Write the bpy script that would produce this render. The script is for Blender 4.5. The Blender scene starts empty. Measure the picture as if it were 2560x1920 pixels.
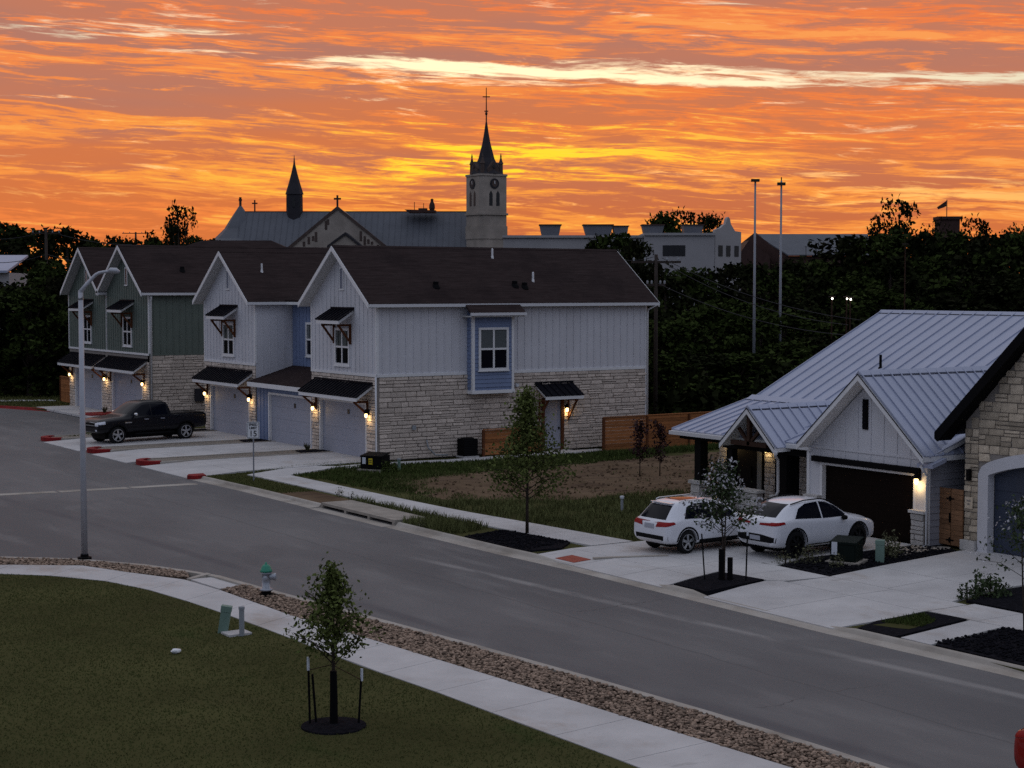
import bpy, bmesh, math, random
import numpy as np
from mathutils import Vector, Matrix
from mathutils.bvhtree import BVHTree

random.seed(7); RNG = np.random.default_rng(7)
R = math.radians
SC = bpy.context.scene
COL = SC.collection

# ---------------------------------------------------------------- camera, sky, sun, exposure
# World axes follow the street: +X leaves the street towards the houses, +Y runs along it.
F, HZ, CAMH, YAW = 4175.0, 718.0, 7.85, R(33)          # focal length and horizon of the 2560 x 1920 photograph
PIT = math.atan((960 - HZ) / F)
cd = bpy.data.cameras.new('camera'); cam = bpy.data.objects.new('camera', cd); COL.objects.link(cam)
cam.location = (0, 0, CAMH); cam.rotation_euler = (R(90) - PIT, 0, -YAW)
cd.sensor_width = 36; cd.lens = F / 2560 * 36; cd.clip_start = .5; cd.clip_end = 8000
SC.camera = cam

SUN_AZ = YAW - R(.6)                                     # the glow stands behind the bell tower
SUN_EL = R(4.6)
wd = bpy.data.worlds.new('World'); SC.world = wd; wd.use_nodes = True
wt = wd.node_tree; wt.nodes.clear()
def wn(t, **k):
    n = wt.nodes.new(t)
    for a, b in k.items(): setattr(n, a, b)
    return n
def wl(a, b): wt.links.new(a, b)
def wmath(op, a, b=None, c=None, clamp=False):
    n = wn('ShaderNodeMath', operation=op); n.use_clamp = clamp
    for i, x in enumerate((a, b, c)):
        if x is None: continue
        if isinstance(x, (int, float)): n.inputs[i].default_value = x
        else: wl(x, n.inputs[i])
    return n.outputs[0]
def wstep(x, lo, hi):
    n = wn('ShaderNodeMapRange', interpolation_type='SMOOTHSTEP')
    wl(x, n.inputs[0]); n.inputs[1].default_value = lo; n.inputs[2].default_value = hi
    return n.outputs[0]
def wmix(f, a, b):
    n = wn('ShaderNodeMix', data_type='RGBA')
    if isinstance(f, (int, float)): n.inputs[0].default_value = f
    else: wl(f, n.inputs[0])
    for i, x in ((6, a), (7, b)):
        if isinstance(x, tuple): n.inputs[i].default_value = (*x, 1)
        else: wl(x, n.inputs[i])
    return n.outputs[2]
def wnoise(r, f, z, sx, sz, detail=6, rough=.55, dist=0., off=0.):
    c = wn('ShaderNodeCombineXYZ')
    wl(wmath('MULTIPLY_ADD', r, sx, off), c.inputs[0]); wl(wmath('MULTIPLY', f, sx), c.inputs[1]); wl(wmath('MULTIPLY', z, sz), c.inputs[2])
    n = wn('ShaderNodeTexNoise'); n.inputs['Scale'].default_value = 1
    n.inputs['Detail'].default_value = detail; n.inputs['Roughness'].default_value = rough; n.inputs['Distortion'].default_value = dist
    wl(c.outputs[0], n.inputs['Vector']); return n.outputs['Fac']
tc = wn('ShaderNodeTexCoord'); sp = wn('ShaderNodeSeparateXYZ'); wl(tc.outputs['Generated'], sp.inputs[0])
dX, dY, dZ = sp.outputs
sa, ca = math.sin(SUN_AZ), math.cos(SUN_AZ)
fw = wmath('ADD', wmath('MULTIPLY', dX, sa), wmath('MULTIPLY', dY, ca))       # towards the dawn
rt = wmath('SUBTRACT', wmath('MULTIPLY', dX, ca), wmath('MULTIPLY', dY, sa))  # to its right
zz = wmath('MULTIPLY_ADD', rt, .035, dZ)                                      # the cloud bands dip a little to the right
warp = wnoise(rt, fw, zz, 7, 30, 3, .5)
zw = wmath('MULTIPLY_ADD', wmath('SUBTRACT', warp, .5), .012, zz)
nA = wnoise(rt, fw, zw, 3.0, 44, 3, .5, .1)
nB = wnoise(rt, fw, zw, 9, 125, 8, .66, .6, 7.3)
nC = wnoise(rt, fw, zw, 30, 330, 6, .68, .5, 3.1)
nG = wnoise(rt, fw, zw, 7, 105, 7, .65, .5, 11.0)
nM = wnoise(rt, fw, zw, 2.2, 26, 3, .5, .2, 41.)
nL = wnoise(rt, fw, wmath('MULTIPLY_ADD', rt, .045, zw), 2.2, 88, 4, .5, .0, 31.)
line = wstep(wmath('ABSOLUTE', wmath('SUBTRACT', nL, .5)), .035, .0)                # long drawn-out filaments
tex = wmath('ADD', wmath('MULTIPLY', nA, .22), wmath('ADD', wmath('MULTIPLY', nB, .42), wmath('MULTIPLY', nC, .36)))
tex = wmath('MULTIPLY_ADD', line, .045, tex)
g1 = wmath('POWER', wmath('DIVIDE', wmath('ADD', rt, .0), .105), 2)
g2 = wmath('POWER', wmath('DIVIDE', wmath('SUBTRACT', dZ, .076), .019), 2)
front = wstep(fw, .0, .3)
glow = wmath('MULTIPLY', wmath('EXPONENT', wmath('MULTIPLY', wmath('ADD', g1, g2), -1.)), front)
w1 = wmath('POWER', wmath('DIVIDE', wmath('ADD', rt, .02), .34), 2)
w2 = wmath('POWER', wmath('DIVIDE', wmath('SUBTRACT', dZ, .06), .07), 2)
wide = wmath('MULTIPLY', wmath('EXPONENT', wmath('MULTIPLY', wmath('ADD', w1, w2), -1.)), front)
band = wmath('SUBTRACT', wnoise(rt, fw, zw, 1.2, 78, 2, .5, 0., 21.), .5)
lit = wstep(wmath('ADD', wmath('MULTIPLY_ADD', band, .16, tex), wmath('MULTIPLY', glow, .03)), .482, .548)
hot = wstep(wmath('ADD', wmath('MULTIPLY_ADD', band, .16, tex), wmath('MULTIPLY', glow, .05)), .550, .61)
base = wmix(wstep(dZ, .02, .15), (.71, .182, .048), (.55, .200, .118))
base = wmix(wmath('MULTIPLY', wide, .5), base, (.70, .19, .045))
base = wmix(wmath('MULTIPLY', wstep(nM, .47, .63), .75), base, wmix(wstep(dZ, .03, .12), (.58, .155, .058), (.44, .195, .145)))
bright = wmix(wstep(dZ, .03, .16), (.92, .27, .060), (.90, .240, .075))
bright = wmix(wmath('MULTIPLY', wide, .5), bright, (.98, .37, .055))
bright = wmix(wmath('MULTIPLY', wstep(nM, .53, .40), .55), bright, (.84, .175, .050))
cloud = wmix(lit, base, bright)
fire = wmix(wmath('POWER', glow, .7), wmix(wide, (.96, .33, .095), (1.0, .43, .060)), (1.1, .78, .035))
cloud = wmix(hot, cloud, fire)
cloud = wmix(wmath('MULTIPLY', wstep(nC, .60, .75), wmath('MULTIPLY', wide, .35)), cloud, (.95, .62, .30))
sky = wn('ShaderNodeTexSky', sky_type='NISHITA'); sky.sun_disc = False
sky.sun_elevation = SUN_EL; sky.sun_rotation = SUN_AZ; sky.altitude = 200; sky.dust_density = 2.0
ns = wn('ShaderNodeMix', data_type='RGBA', blend_type='MULTIPLY'); ns.inputs[0].default_value = 1
wl(sky.outputs[0], ns.inputs[6]); ns.inputs[7].default_value = (.09, .09, .09, 1)
clear = wmix(.82, ns.outputs[2], wmix(wstep(dZ, .05, .115), (.84, .36, .095), (.76, .73, .58)))
# gaps between the cloud decks: a long one fairly high, a low golden one to the right
def bump2(x, x0, wx, y, y0, wy): return wmath('EXPONENT', wmath('MULTIPLY', wmath('ADD', wmath('POWER', wmath('DIVIDE', wmath('SUBTRACT', x, x0), wx), 2), wmath('POWER', wmath('DIVIDE', wmath('SUBTRACT', y, y0), wy), 2)), -1.))
gel = wmath('MULTIPLY', wmath('EXPONENT', wmath('MULTIPLY', wmath('POWER', wmath('DIVIDE', wmath('SUBTRACT', zz, .1265), .0090), 2), -1.)), wstep(rt, -.14, -.02))
gle = bump2(rt, -.24, .09, zz, .139, .012)
glo = wmath('MULTIPLY', wmath('EXPONENT', wmath('MULTIPLY', wmath('POWER', wmath('DIVIDE', wmath('SUBTRACT', dZ, .050), .013), 2), -1.)), wstep(rt, .06, .24))
gap = wstep(wmath('ADD', wmath('ADD', wmath('MULTIPLY', nG, .66), wmath('MULTIPLY', nC, .34)), wmath('ADD', wmath('MULTIPLY', gel, .150), wmath('ADD', wmath('MULTIPLY', gle, .105), wmath('MULTIPLY', glo, .15)))), .575, .70)
dawn = wmix(gap, cloud, clear)
# away from the dawn the same cloud deck loses its fire and turns to the lavender grey of first light
dome = wmix(wstep(dZ, .0, .75), (.105, .128, .205), (.505, .56, .70))
dome = wmix(wmath('MULTIPLY', wstep(fw, -.6, .9), .75), dome, (.60, .585, .60))
dome = wmix(wmath('MULTIPLY', wstep(nA, .40, .62), .35), dome, (.29, .30, .34))
side = wstep(fw, .35, .93)
high = wstep(dZ, .55, .16)
allsky = wmix(wmath('MULTIPLY', side, high), dome, dawn)
bg = wn('ShaderNodeBackground'); wl(allsky, bg.inputs[0]); bg.inputs[1].default_value = 1.0
ow = wn('ShaderNodeOutputWorld'); wl(bg.outputs[0], ow.inputs[0])

sd = bpy.data.lights.new('sun', 'SUN'); sd.energy = .25; sd.angle = R(6); sd.color = (1, .62, .32)
sun = bpy.data.objects.new('sun', sd); COL.objects.link(sun)
sun.rotation_euler = Vector((math.sin(SUN_AZ) * math.cos(SUN_EL), math.cos(SUN_AZ) * math.cos(SUN_EL), math.sin(SUN_EL))).to_track_quat('Z', 'Y').to_euler()
vs = SC.view_settings; vs.view_transform = 'Standard'; vs.look = 'None'; vs.exposure = 0; vs.gamma = 1
SC.render.engine = 'CYCLES'; SC.cycles.max_bounces = 5; SC.cycles.use_denoising = False; SC.cycles.sample_clamp_indirect = .6; SC.cycles.sample_clamp_direct = 6

# ---------------------------------------------------------------- helpers
def PX(px, D, py=HZ):
    "ground point at depth D under column px of the photograph"
    a = (px - 1280) / F; b = (960 - py) / F
    X = a / (math.cos(PIT) + b * math.sin(PIT)) * D
    return (X * math.cos(YAW) + D * math.sin(YAW), -X * math.sin(YAW) + D * math.cos(YAW))
def ZP(py, D):
    b = (960 - py) / F
    return CAMH + D * (-math.sin(PIT) + b * math.cos(PIT)) / (math.cos(PIT) + b * math.sin(PIT))

MAT = {}
def lin(c): return tuple(((x / 255 / 12.92) if x / 255 <= .04045 else ((x / 255 + .055) / 1.055) ** 2.4) for x in c)
def mat(name, col, rough=.7, var=.0, vscale=3., bump=0., bscale=40., metal=0., island=0., coat=0., spec=None, emit=None, col2=None, stretch=None):
    m = bpy.data.materials.new(name); m.use_nodes = True; t = m.node_tree
    b = t.nodes['Principled BSDF']; MAT[name] = m
    b.inputs['Base Color'].default_value = (*col, 1); b.inputs['Roughness'].default_value = rough; b.inputs['Metallic'].default_value = metal
    if coat: b.inputs['Coat Weight'].default_value = coat; b.inputs['Coat Roughness'].default_value = .05
    if spec is None and rough >= .6: spec = .18
    if spec is not None: b.inputs['Specular IOR Level'].default_value = spec
    if emit: b.inputs['Emission Color'].default_value = (*emit[:3], 1); b.inputs['Emission Strength'].default_value = emit[3]
    if var or bump or island:
        co = t.nodes.new('ShaderNodeTexCoord').outputs['Object']
        if stretch:
            mp = t.nodes.new('ShaderNodeMapping'); mp.inputs['Scale'].default_value = stretch; t.links.new(co, mp.inputs[0]); co = mp.outputs[0]
    src = None
    if var:
        n = t.nodes.new('ShaderNodeTexNoise'); n.inputs['Scale'].default_value = vscale; n.inputs['Detail'].default_value = 6; n.inputs['Roughness'].default_value = .62
        t.links.new(co, n.inputs['Vector'])
        mr = t.nodes.new('ShaderNodeMapRange'); mr.inputs[1].default_value = .3; mr.inputs[2].default_value = .7
        t.links.new(n.outputs['Fac'], mr.inputs[0])
        mx = t.nodes.new('ShaderNodeMix'); mx.data_type = 'RGBA'; t.links.new(mr.outputs[0], mx.inputs[0])
        c2 = col2 or tuple(min(1, c * (1 + var)) for c in col); c1 = col if col2 else tuple(c * (1 - var) for c in col)
        mx.inputs[6].default_value = (*c1, 1); mx.inputs[7].default_value = (*c2, 1); src = mx.outputs[2]
    if island:
        g = t.nodes.new('ShaderNodeNewGeometry'); oi = t.nodes.new('ShaderNodeObjectInfo')
        ad = t.nodes.new('ShaderNodeMath'); ad.operation = 'ADD'; t.links.new(g.outputs['Random Per Island'], ad.inputs[0]); t.links.new(oi.outputs['Random'], ad.inputs[1])
        fr = t.nodes.new('ShaderNodeMath'); fr.operation = 'FRACT'; t.links.new(ad.outputs[0], fr.inputs[0])
        mr = t.nodes.new('ShaderNodeMapRange'); mr.inputs[3].default_value = 1 - island; mr.inputs[4].default_value = 1 + island; t.links.new(fr.outputs[0], mr.inputs[0])
        mm = t.nodes.new('ShaderNodeMix'); mm.data_type = 'RGBA'; mm.blend_type = 'MULTIPLY'; mm.inputs[0].default_value = 1
        if src: t.links.new(src, mm.inputs[6])
        else: mm.inputs[6].default_value = (*col, 1)
        cb = t.nodes.new('ShaderNodeCombineColor'); [t.links.new(mr.outputs[0], cb.inputs[i]) for i in range(3)]
        t.links.new(cb.outputs[0], mm.inputs[7]); src = mm.outputs[2]
    if src: t.links.new(src, b.inputs['Base Color'])
    if bump:
        n = t.nodes.new('ShaderNodeTexNoise'); n.inputs['Scale'].default_value = bscale; n.inputs['Detail'].default_value = 5
        t.links.new(co, n.inputs['Vector'])
        bp = t.nodes.new('ShaderNodeBump'); bp.inputs['Strength'].default_value = bump; bp.inputs['Distance'].default_value = .05
        t.links.new(n.outputs['Fac'], bp.inputs['Height']); t.links.new(bp.outputs[0], b.inputs['Normal'])
    return m

WORLDGEO = {}
def link(o): COL.objects.link(o); return o
def tag(o, label=None, cat=None, group=None, kind=None):
    if label: o['label'] = label
    if cat: o['category'] = cat
    if group: o['group'] = group
    if kind: o['kind'] = kind
    return o
def thing(name, label, cat, loc=(0, 0, 0), rotz=0, group=None, world=False):
    o = link(bpy.data.objects.new(name, None)); o.location = loc; o.rotation_euler = (0, 0, rotz); o.empty_display_size = .3
    if world: WORLDGEO[o.name] = tuple(loc)
    return tag(o, label, cat, group)
def copy_tree(o, parent=None):
    c = link(o.copy()); c.parent = parent
    for ch in list(o.children): copy_tree(ch, c)
    return c
def origin(p):
    while p is not None and p.parent: p = p.parent
    return WORLDGEO.get(p.name, (0, 0, 0)) if p else (0, 0, 0)
def mesh_ob(name, v, f, m, parent=None, smooth=False):
    me = bpy.data.meshes.new(name)
    o3 = origin(parent)
    if o3 != (0, 0, 0): v = [(a - o3[0], b - o3[1], c - o3[2]) for a, b, c in v]
    me.from_pydata([tuple(p) for p in v], [], f); me.materials.append(MAT[m] if isinstance(m, str) else m)
    if smooth: me.polygons.foreach_set('use_smooth', [True] * len(me.polygons))
    me.update(); o = link(bpy.data.objects.new(name, me)); o.parent = parent
    return o
class MB:
    def __init__(s): s.v = []; s.f = []
    def add(s, v, f):
        n = len(s.v); s.v += [tuple(p) for p in v]; s.f += [tuple(i + n for i in q) for q in f]; return s
    def box(s, x0, x1, y0, y1, z0, z1):
        if x0 > x1: x0, x1 = x1, x0
        if y0 > y1: y0, y1 = y1, y0
        if z0 > z1: z0, z1 = z1, z0
        return s.add([(x0, y0, z0), (x1, y0, z0), (x1, y1, z0), (x0, y1, z0), (x0, y0, z1), (x1, y0, z1), (x1, y1, z1), (x0, y1, z1)],
                     [(3, 2, 1, 0), (4, 5, 6, 7), (0, 1, 5, 4), (1, 2, 6, 5), (2, 3, 7, 6), (3, 0, 4, 7)])
    def ext(s, poly, vec):
        n = len(poly); vec = Vector(vec); p = [Vector(q) for q in poly]
        nn = Vector((0, 0, 0))
        for i in range(n): nn += p[i].cross(p[(i + 1) % n])
        if nn.dot(vec) > 0: p.reverse()
        return s.add([*p, *[q + vec for q in p]], [tuple(range(n)), tuple(range(2 * n - 1, n - 1, -1))] + [(i, i + n, (i + 1) % n + n, (i + 1) % n)[::1] for i in range(n)])
    def prism(s, xy, z0, z1): return s.ext([(x, y, z0) for x, y in xy], (0, 0, z1 - z0))
    def beam(s, p0, p1, w, h, up=(0, 0, 1)):
        p0, p1 = Vector(p0), Vector(p1); d = (p1 - p0).normalized(); r = d.cross(Vector(up))
        if r.length < 1e-4: r = d.cross(Vector((1, 0, 0)))
        r.normalize(); u = r.cross(d); r *= w / 2; u *= h / 2
        return s.ext([p0 - r - u, p0 + r - u, p0 + r + u, p0 - r + u], p1 - p0)
    def tube(s, pts, rad, n=8):
        pts = [Vector(p) for p in pts]; m = len(pts)
        rad = [rad] * m if isinstance(rad, (int, float)) else rad
        ref = Vector((.31, .17, .93)); vv = []
        for i, p in enumerate(pts):
            d = (pts[min(i + 1, m - 1)] - pts[max(i - 1, 0)]).normalized(); a = d.cross(ref)
            if a.length < .05: a = d.cross(Vector((1, 0, 0)))
            a.normalize(); b = d.cross(a)
            vv += [p + (a * math.cos(2 * math.pi * k / n) + b * math.sin(2 * math.pi * k / n)) * rad[i] for k in range(n)]
        ff = [(i * n + k, i * n + (k + 1) % n, (i + 1) * n + (k + 1) % n, (i + 1) * n + k) for i in range(m - 1) for k in range(n)]
        ff += [tuple(range(n - 1, -1, -1)), tuple(range((m - 1) * n, m * n))]
        return s.add(vv, ff)
    def lathe(s, prof, n=16, c=(0, 0, 0), axis='z', caps=True):
        vv = []
        for r, z in prof:
            for k in range(n):
                a = 2 * math.pi * k / n; x, y = r * math.cos(a), r * math.sin(a)
                q = (x, y, z) if axis == 'z' else ((z, x, y) if axis == 'x' else (y, z, x))
                vv.append((q[0] + c[0], q[1] + c[1], q[2] + c[2]))
        m = len(prof)
        ff = [(i * n + k, i * n + (k + 1) % n, (i + 1) * n + (k + 1) % n, (i + 1) * n + k) for i in range(m - 1) for k in range(n)]
        if caps: ff += [tuple(range(n - 1, -1, -1)), tuple(range((m - 1) * n, m * n))]
        return s.add(vv, ff)
    def build(s, name, m, parent=None, smooth=False): return mesh_ob(name, s.v, s.f, m, parent, smooth)
def B(*a): return MB().box(*a)
def struct(name, mb, m, label=None, kind='structure', cat=None, parent=None):
    o = mb.build(name, m, parent); return tag(o, label, cat, None, kind) if parent is None else o

def inst(me, name, loc, scale=(1, 1, 1), rot=(0, 0, 0), parent=None):
    o = bpy.data.objects.new(name, me); COL.objects.link(o); o3 = origin(parent)
    o.location = (loc[0] - o3[0], loc[1] - o3[1], loc[2] - o3[2]); o.scale = scale; o.rotation_euler = rot; o.parent = parent; return o

def clip_strip(poly, axis, lo, hi):
    "Sutherland-Hodgman of a 2D polygon with lo <= coord[axis] <= hi"
    def half(P, f):
        out = []
        for i in range(len(P)):
            a, b = P[i], P[(i + 1) % len(P)]; fa, fb = f(a), f(b)
            if fa >= 0: out.append(a)
            if (fa > 0) != (fb > 0) and abs(fa - fb) > 1e-12:
                t = fa / (fa - fb); out.append((a[0] + (b[0] - a[0]) * t, a[1] + (b[1] - a[1]) * t))
        return out
    P = half(poly, lambda p: p[axis] - lo)
    return half(P, lambda p: hi - p[axis]) if P else []
def seam_roof(poly, down, width, m, parent, name='roof_panel', th=.03, rib=.05, ribw=.03, start=None):
    "standing-seam metal on a planar polygon: one object per panel, each with its raised rib"
    p0 = Vector(poly[0]); nrm = Vector((0, 0, 0)); P3 = [Vector(q) for q in poly]
    for i in range(len(P3)): nrm += (P3[i] - p0).cross(P3[(i + 1) % len(P3)] - p0)
    nrm.normalize()
    if nrm.z < 0: nrm = -nrm
    d = Vector(down); d = (d - nrm * d.dot(nrm)).normalized(); s = nrm.cross(d).normalized()
    P2 = [((q - p0).dot(s), (q - p0).dot(d)) for q in P3]
    lo, hi = min(q[0] for q in P2), max(q[0] for q in P2)
    n = max(1, round((hi - lo) / width)); w = (hi - lo) / n; out = []
    for i in range(n):
        a, b = lo + i * w, lo + (i + 1) * w
        c = clip_strip(P2, 0, a + .001, b - .001)
        if len(c) < 3: continue
        mb = MB(); mb.ext([p0 + s * x + d * y for x, y in c], nrm * th)
        e = clip_strip(P2, 0, a + .002, a + ribw)
        if len(e) >= 3:
            ys = [q[1] for q in e]; y0, y1 = min(ys) + .01, max(ys) - .01
            if y1 - y0 > .05: mb.ext([p0 + s * (a + .002) + d * y0 + nrm * th, p0 + s * (a + ribw) + d * y0 + nrm * th, p0 + s * (a + ribw) + d * y1 + nrm * th, p0 + s * (a + .002) + d * y1 + nrm * th], nrm * rib)
        out.append(mb.build(name, m, parent))
    return out

# stone pieces: a handful of chamfered uneven blocks shared by all walls
def stone_mesh(i, m):
    bm = bmesh.new(); bmesh.ops.create_cube(bm, size=1)
    bmesh.ops.bevel(bm, geom=list(bm.edges), offset=.07, segments=1, affect='EDGES')
    r = random.Random(i)
    for v in bm.verts: v.co += Vector((r.uniform(-.035, .035), r.uniform(-.1, .1), r.uniform(-.035, .035)))
    me = bpy.data.meshes.new('stone'); bm.to_mesh(me); bm.free(); me.materials.append(MAT[m]); return me
def stone_rows(a0, a1, b0, b1, hs, ls, holes=(), gap=.028, rnd=random):
    "random ashlar courses filling a rectangle, clear of the holes"
    out = []; b = b0
    while b < b1 - .05:
        h = rnd.choice(hs); h = min(h, b1 - b)
        if b1 - b - h < .07: h = b1 - b
        a = a0
        while a < a1 - .02:
            l = rnd.uniform(*ls) * (1.25 if h < .15 else 1)
            if a1 - a - l < .16: l = a1 - a
            segs = [(a, a + l, b, b + h)]
            for (c0, c1, d0, d1) in holes:
                nx = []
                for (p0, p1, q0, q1) in segs:
                    if p1 <= c0 or p0 >= c1 or q1 <= d0 or q0 >= d1: nx.append((p0, p1, q0, q1)); continue
                    if p0 < c0: nx.append((p0, c0, q0, q1))
                    if p1 > c1: nx.append((c1, p1, q0, q1))
                    if q0 < d0: nx.append((max(p0, c0), min(p1, c1), q0, d0))
                    if q1 > d1: nx.append((max(p0, c0), min(p1, c1), d1, q1))
                segs = nx
            # two thin stones in place of one thick one now and then
            for (p0, p1, q0, q1) in segs:
                if p1 - p0 < .05 or q1 - q0 < .05: continue
                if q1 - q0 > .2 and rnd.random() < .3:
                    mid = (q0 + q1) / 2; out += [(p0, p1, q0, mid), (p0, p1, mid, q1)]
                else: out.append((p0, p1, q0, q1))
            a += l
        b += h
    return [(p + gap / 2, q - gap / 2, r_ + gap / 2, s - gap / 2) for p, q, r_, s in out if q - p > gap * 2 and s - r_ > gap * 2]
def lay_stones(walls, meshes, depth, limit=300):
    "walls: list of (facing, plane, rects, parent). facing 'x' looks to -X, 'y' looks to -Y. Largest ones become objects, the rest one joined part per wall."
    allr = []
    for w in walls:
        for r_ in w[2]: allr.append(((r_[1] - r_[0]) * (r_[3] - r_[2]), w, r_))
    allr.sort(key=lambda q: -q[0]); rest = {}
    for i, (ar, w, r_) in enumerate(allr):
        k = random.randrange(len(meshes)); c, l = (r_[0] + r_[1]) / 2, r_[1] - r_[0]; zc, h = (r_[2] + r_[3]) / 2, r_[3] - r_[2]
        dp = depth * random.uniform(.7, 1.25)
        loc = (w[1] - dp / 2 + .02, c, zc) if w[0] == 'x' else (c, w[1] - dp / 2 + .02, zc)
        rot = (0, 0, R(-90)) if w[0] == 'x' else (0, 0, 0)
        if i < limit: inst(meshes[k], 'stone', loc, (l, dp, h), rot, w[3])
        else: rest.setdefault(id(w), (w, []))[1].append((meshes[k], loc, (l, dp, h), rot))
    for w, L in rest.values():
        mb = MB()
        for me, loc, sc, rot in L:
            M = Matrix.Translation(loc) @ Matrix.Rotation(rot[2], 4, 'Z') @ Matrix.Diagonal((*sc, 1))
            mb.add([M @ v.co for v in me.vertices], [tuple(p.vertices) for p in me.polygons])
        o = mb.build('stones', L[0][0].materials[0], w[3]); o['kind'] = 'stuff'

# ---------------------------------------------------------------- materials
mat('grass_soil', (.064, .063, .025), .95, .30, .22, .3, 20, spec=.02)
mat('grass', (.112, .112, .043), .9, .34, .22, island=.12, col2=(.080, .092, .030), spec=.02)
mat('weeds', (.052, .070, .020), .9, .3, .8, island=.35, spec=.03)
mat('weeds_pale', (.105, .112, .044), .9, .3, .6, island=.35, spec=.03)
mat('dirt', (.095, .064, .040), .95, .35, .55, .9, 4, col2=(.175, .122, .080), stretch=(1, .45, 1), spec=.02)
mat('mulch', (.013, .0125, .016), .98, .45, 9, 1., 24, spec=.02)
mat('tan_gravel', (.26, .225, .19), .95, .3, 14, 1., 40)
mat('terrain', (.016, .018, .008), .95, .3, .05, spec=.02)
mat('concrete', (.43, .418, .415), .88, .10, .55, .12, 60, col2=(.58, .565, .56))
mat('old_concrete', (.30, .27, .235), .9, .22, 1.6, .25, 40)
mat('kerb_concrete', (.31, .275, .235), .9, .22, .9, .15, 50, col2=(.44, .41, .37))
mat('red_paint', (.22, .012, .014), .7, .35, 3, .2, 30)
mat('red_pad', (.30, .075, .05), .85, .2, 6)
mat('river_rock', (.27, .195, .145), .9, .25, 5, island=.6)
mat('rock_soil', (.085, .060, .045), .95, .3, 9, .6, 30)
mat('white_siding', (.60, .598, .63), .65, .05, .7, .05, 3)
mat('white_trim', (.72, .72, .73), .5, .04, 2)
mat('soffit', (.56, .55, .54), .7, .04, 2)
mat('blue_siding', (.185, .235, .37), .65, .07, 1.2)
mat('green_siding', (.125, .150, .130), .7, .08, 1.2)
mat('mortar', (.27, .242, .220), .95, .12, 6)
mat('ashlar', (.60, .515, .445), .9, .16, 2.5, .5, 26, island=.17)
mat('rustic_stone', (.50, .42, .32), .9, .26, 1.3, .5, 22, island=.36)
mat('pier_stone', (.50, .48, .46), .9, .14, 3, .5, 22, island=.14)
mat('shingle', (.036, .025, .0245), .95, .34, 2.2, .6, 6, stretch=(.35, 5, 5), spec=.04)
mat('black_metal', (.005, .005, .009), .6, .1, 3, spec=.06)
mat('galvalume', (.36, .39, .50), .5, .05, .8, .03, 5, metal=.2, spec=.3)
mat('cedar', (.105, .036, .014), .75, .3, 3, .15, 30, island=.25, stretch=(4, 4, 14))
mat('cedar_orange', (.30, .115, .040), .75, .3, 2.5, .2, 30, island=.28, stretch=(1.2, 1.2, 9))
mat('cedar_pale', (.24, .125, .065), .75, .3, 2.5, .2, 30, island=.2, stretch=(1.2, 1.2, 9))
mat('timber_dark', (.035, .016, .010), .6, .2, 4)
mat('near_black', (.004, .004, .005), .7, spec=.08)
mat('garage_white', (.34, .352, .415), .6, .04, .8)
mat('garage_brown', (.007, .004, .003), .7, .2, 3, spec=.06)
mat('garage_blue', (.028, .038, .065), .55, .1, 2)
mat('glass', (.004, .005, .010), .06, spec=.12)
mat('blind', (.20, .215, .22), .7)
mat('gutter', (.62, .62, .64), .45)
mat('bulb_warm', (1, .8, .45), .5, emit=(1, .66, .26, 5))
mat('bulb_white', (1, .95, .8), .5, emit=(1, .93, .80, 8))
mat('steel_pole', (.24, .25, .28), .55, .08, 2, metal=.3)
mat('wood_pole', (.040, .031, .027), .9, .25, 2)
mat('wire', (.02, .018, .02), .8)
mat('far_wire', (.045, .042, .045), .8)
mat('sign_white', (.72, .73, .75), .45)
mat('sign_black', (.012, .012, .014), .5)
mat('yellow', (.55, .43, .03), .6)
mat('hydrant_silver', (.34, .36, .40), .42, .1, 6, metal=.35)
mat('hydrant_green', (.015, .21, .13), .45)
mat('pale_green', (.16, .24, .20), .6, .06, 4)
mat('grey_pvc', (.27, .29, .31), .6)
mat('dark_green_box', (.006, .011, .009), .6, .15, 3, spec=.1)
mat('label_white', (.62, .65, .70), .6)
mat('car_white', (.72, .73, .78), .3, coat=.7)
mat('car_black', (.003, .003, .006), .35, coat=.25, spec=.2)
mat('car_red', (.22, .004, .003), .4, coat=.3, spec=.2)
mat('black_plastic', (.006, .006, .007), .7, spec=.1)
mat('tyre', (.010, .010, .011), .85)
mat('alloy', (.52, .53, .55), .35, metal=.8)
mat('dark_alloy', (.02, .02, .022), .4, metal=.6)
mat('chrome', (.65, .66, .68), .15, metal=1.)
mat('tail_red', (.26, .003, .005), .35, coat=.2, spec=.1)
mat('head_lamp', (.62, .64, .70), .2, coat=1.)
mat('plate', (.34, .35, .40), .5)
mat('bark', (.040, .030, .024), .95, .3, 8, .6, 30)
mat('bark_pale', (.12, .10, .085), .95, .3, 8)
mat('leaf_young', (.085, .105, .028), .75, island=.5, spec=.1)
mat('leaf_myrtle', (.042, .060, .026), .75, island=.5, spec=.1)
mat('blossom', (.42, .41, .43), .7, island=.2)
mat('leaf_wine', (.030, .010, .012), .65, island=.5)
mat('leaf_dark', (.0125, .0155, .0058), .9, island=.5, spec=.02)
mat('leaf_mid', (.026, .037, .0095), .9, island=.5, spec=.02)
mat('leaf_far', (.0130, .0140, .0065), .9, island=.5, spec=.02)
mat('leaf_shrub', (.105, .105, .060), .85, island=.5, spec=.05)
mat('church_stone', (.34, .295, .255), .92, .22, .35, .2, 3)
mat('church_roof', (.105, .112, .130), .6, .1, .4, spec=.2)
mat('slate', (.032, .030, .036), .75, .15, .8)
mat('stain', (.085, .062, .055), .95, .3, .8)
mat('school_white', (.36, .345, .35), .85, .08, .3)
mat('dark_opening', (.010, .010, .012), .5)
mat('brick_far', (.060, .034, .030), .9, .2, .8)
mat('rtu', (.13, .135, .155), .6, .1, .6)
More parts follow.
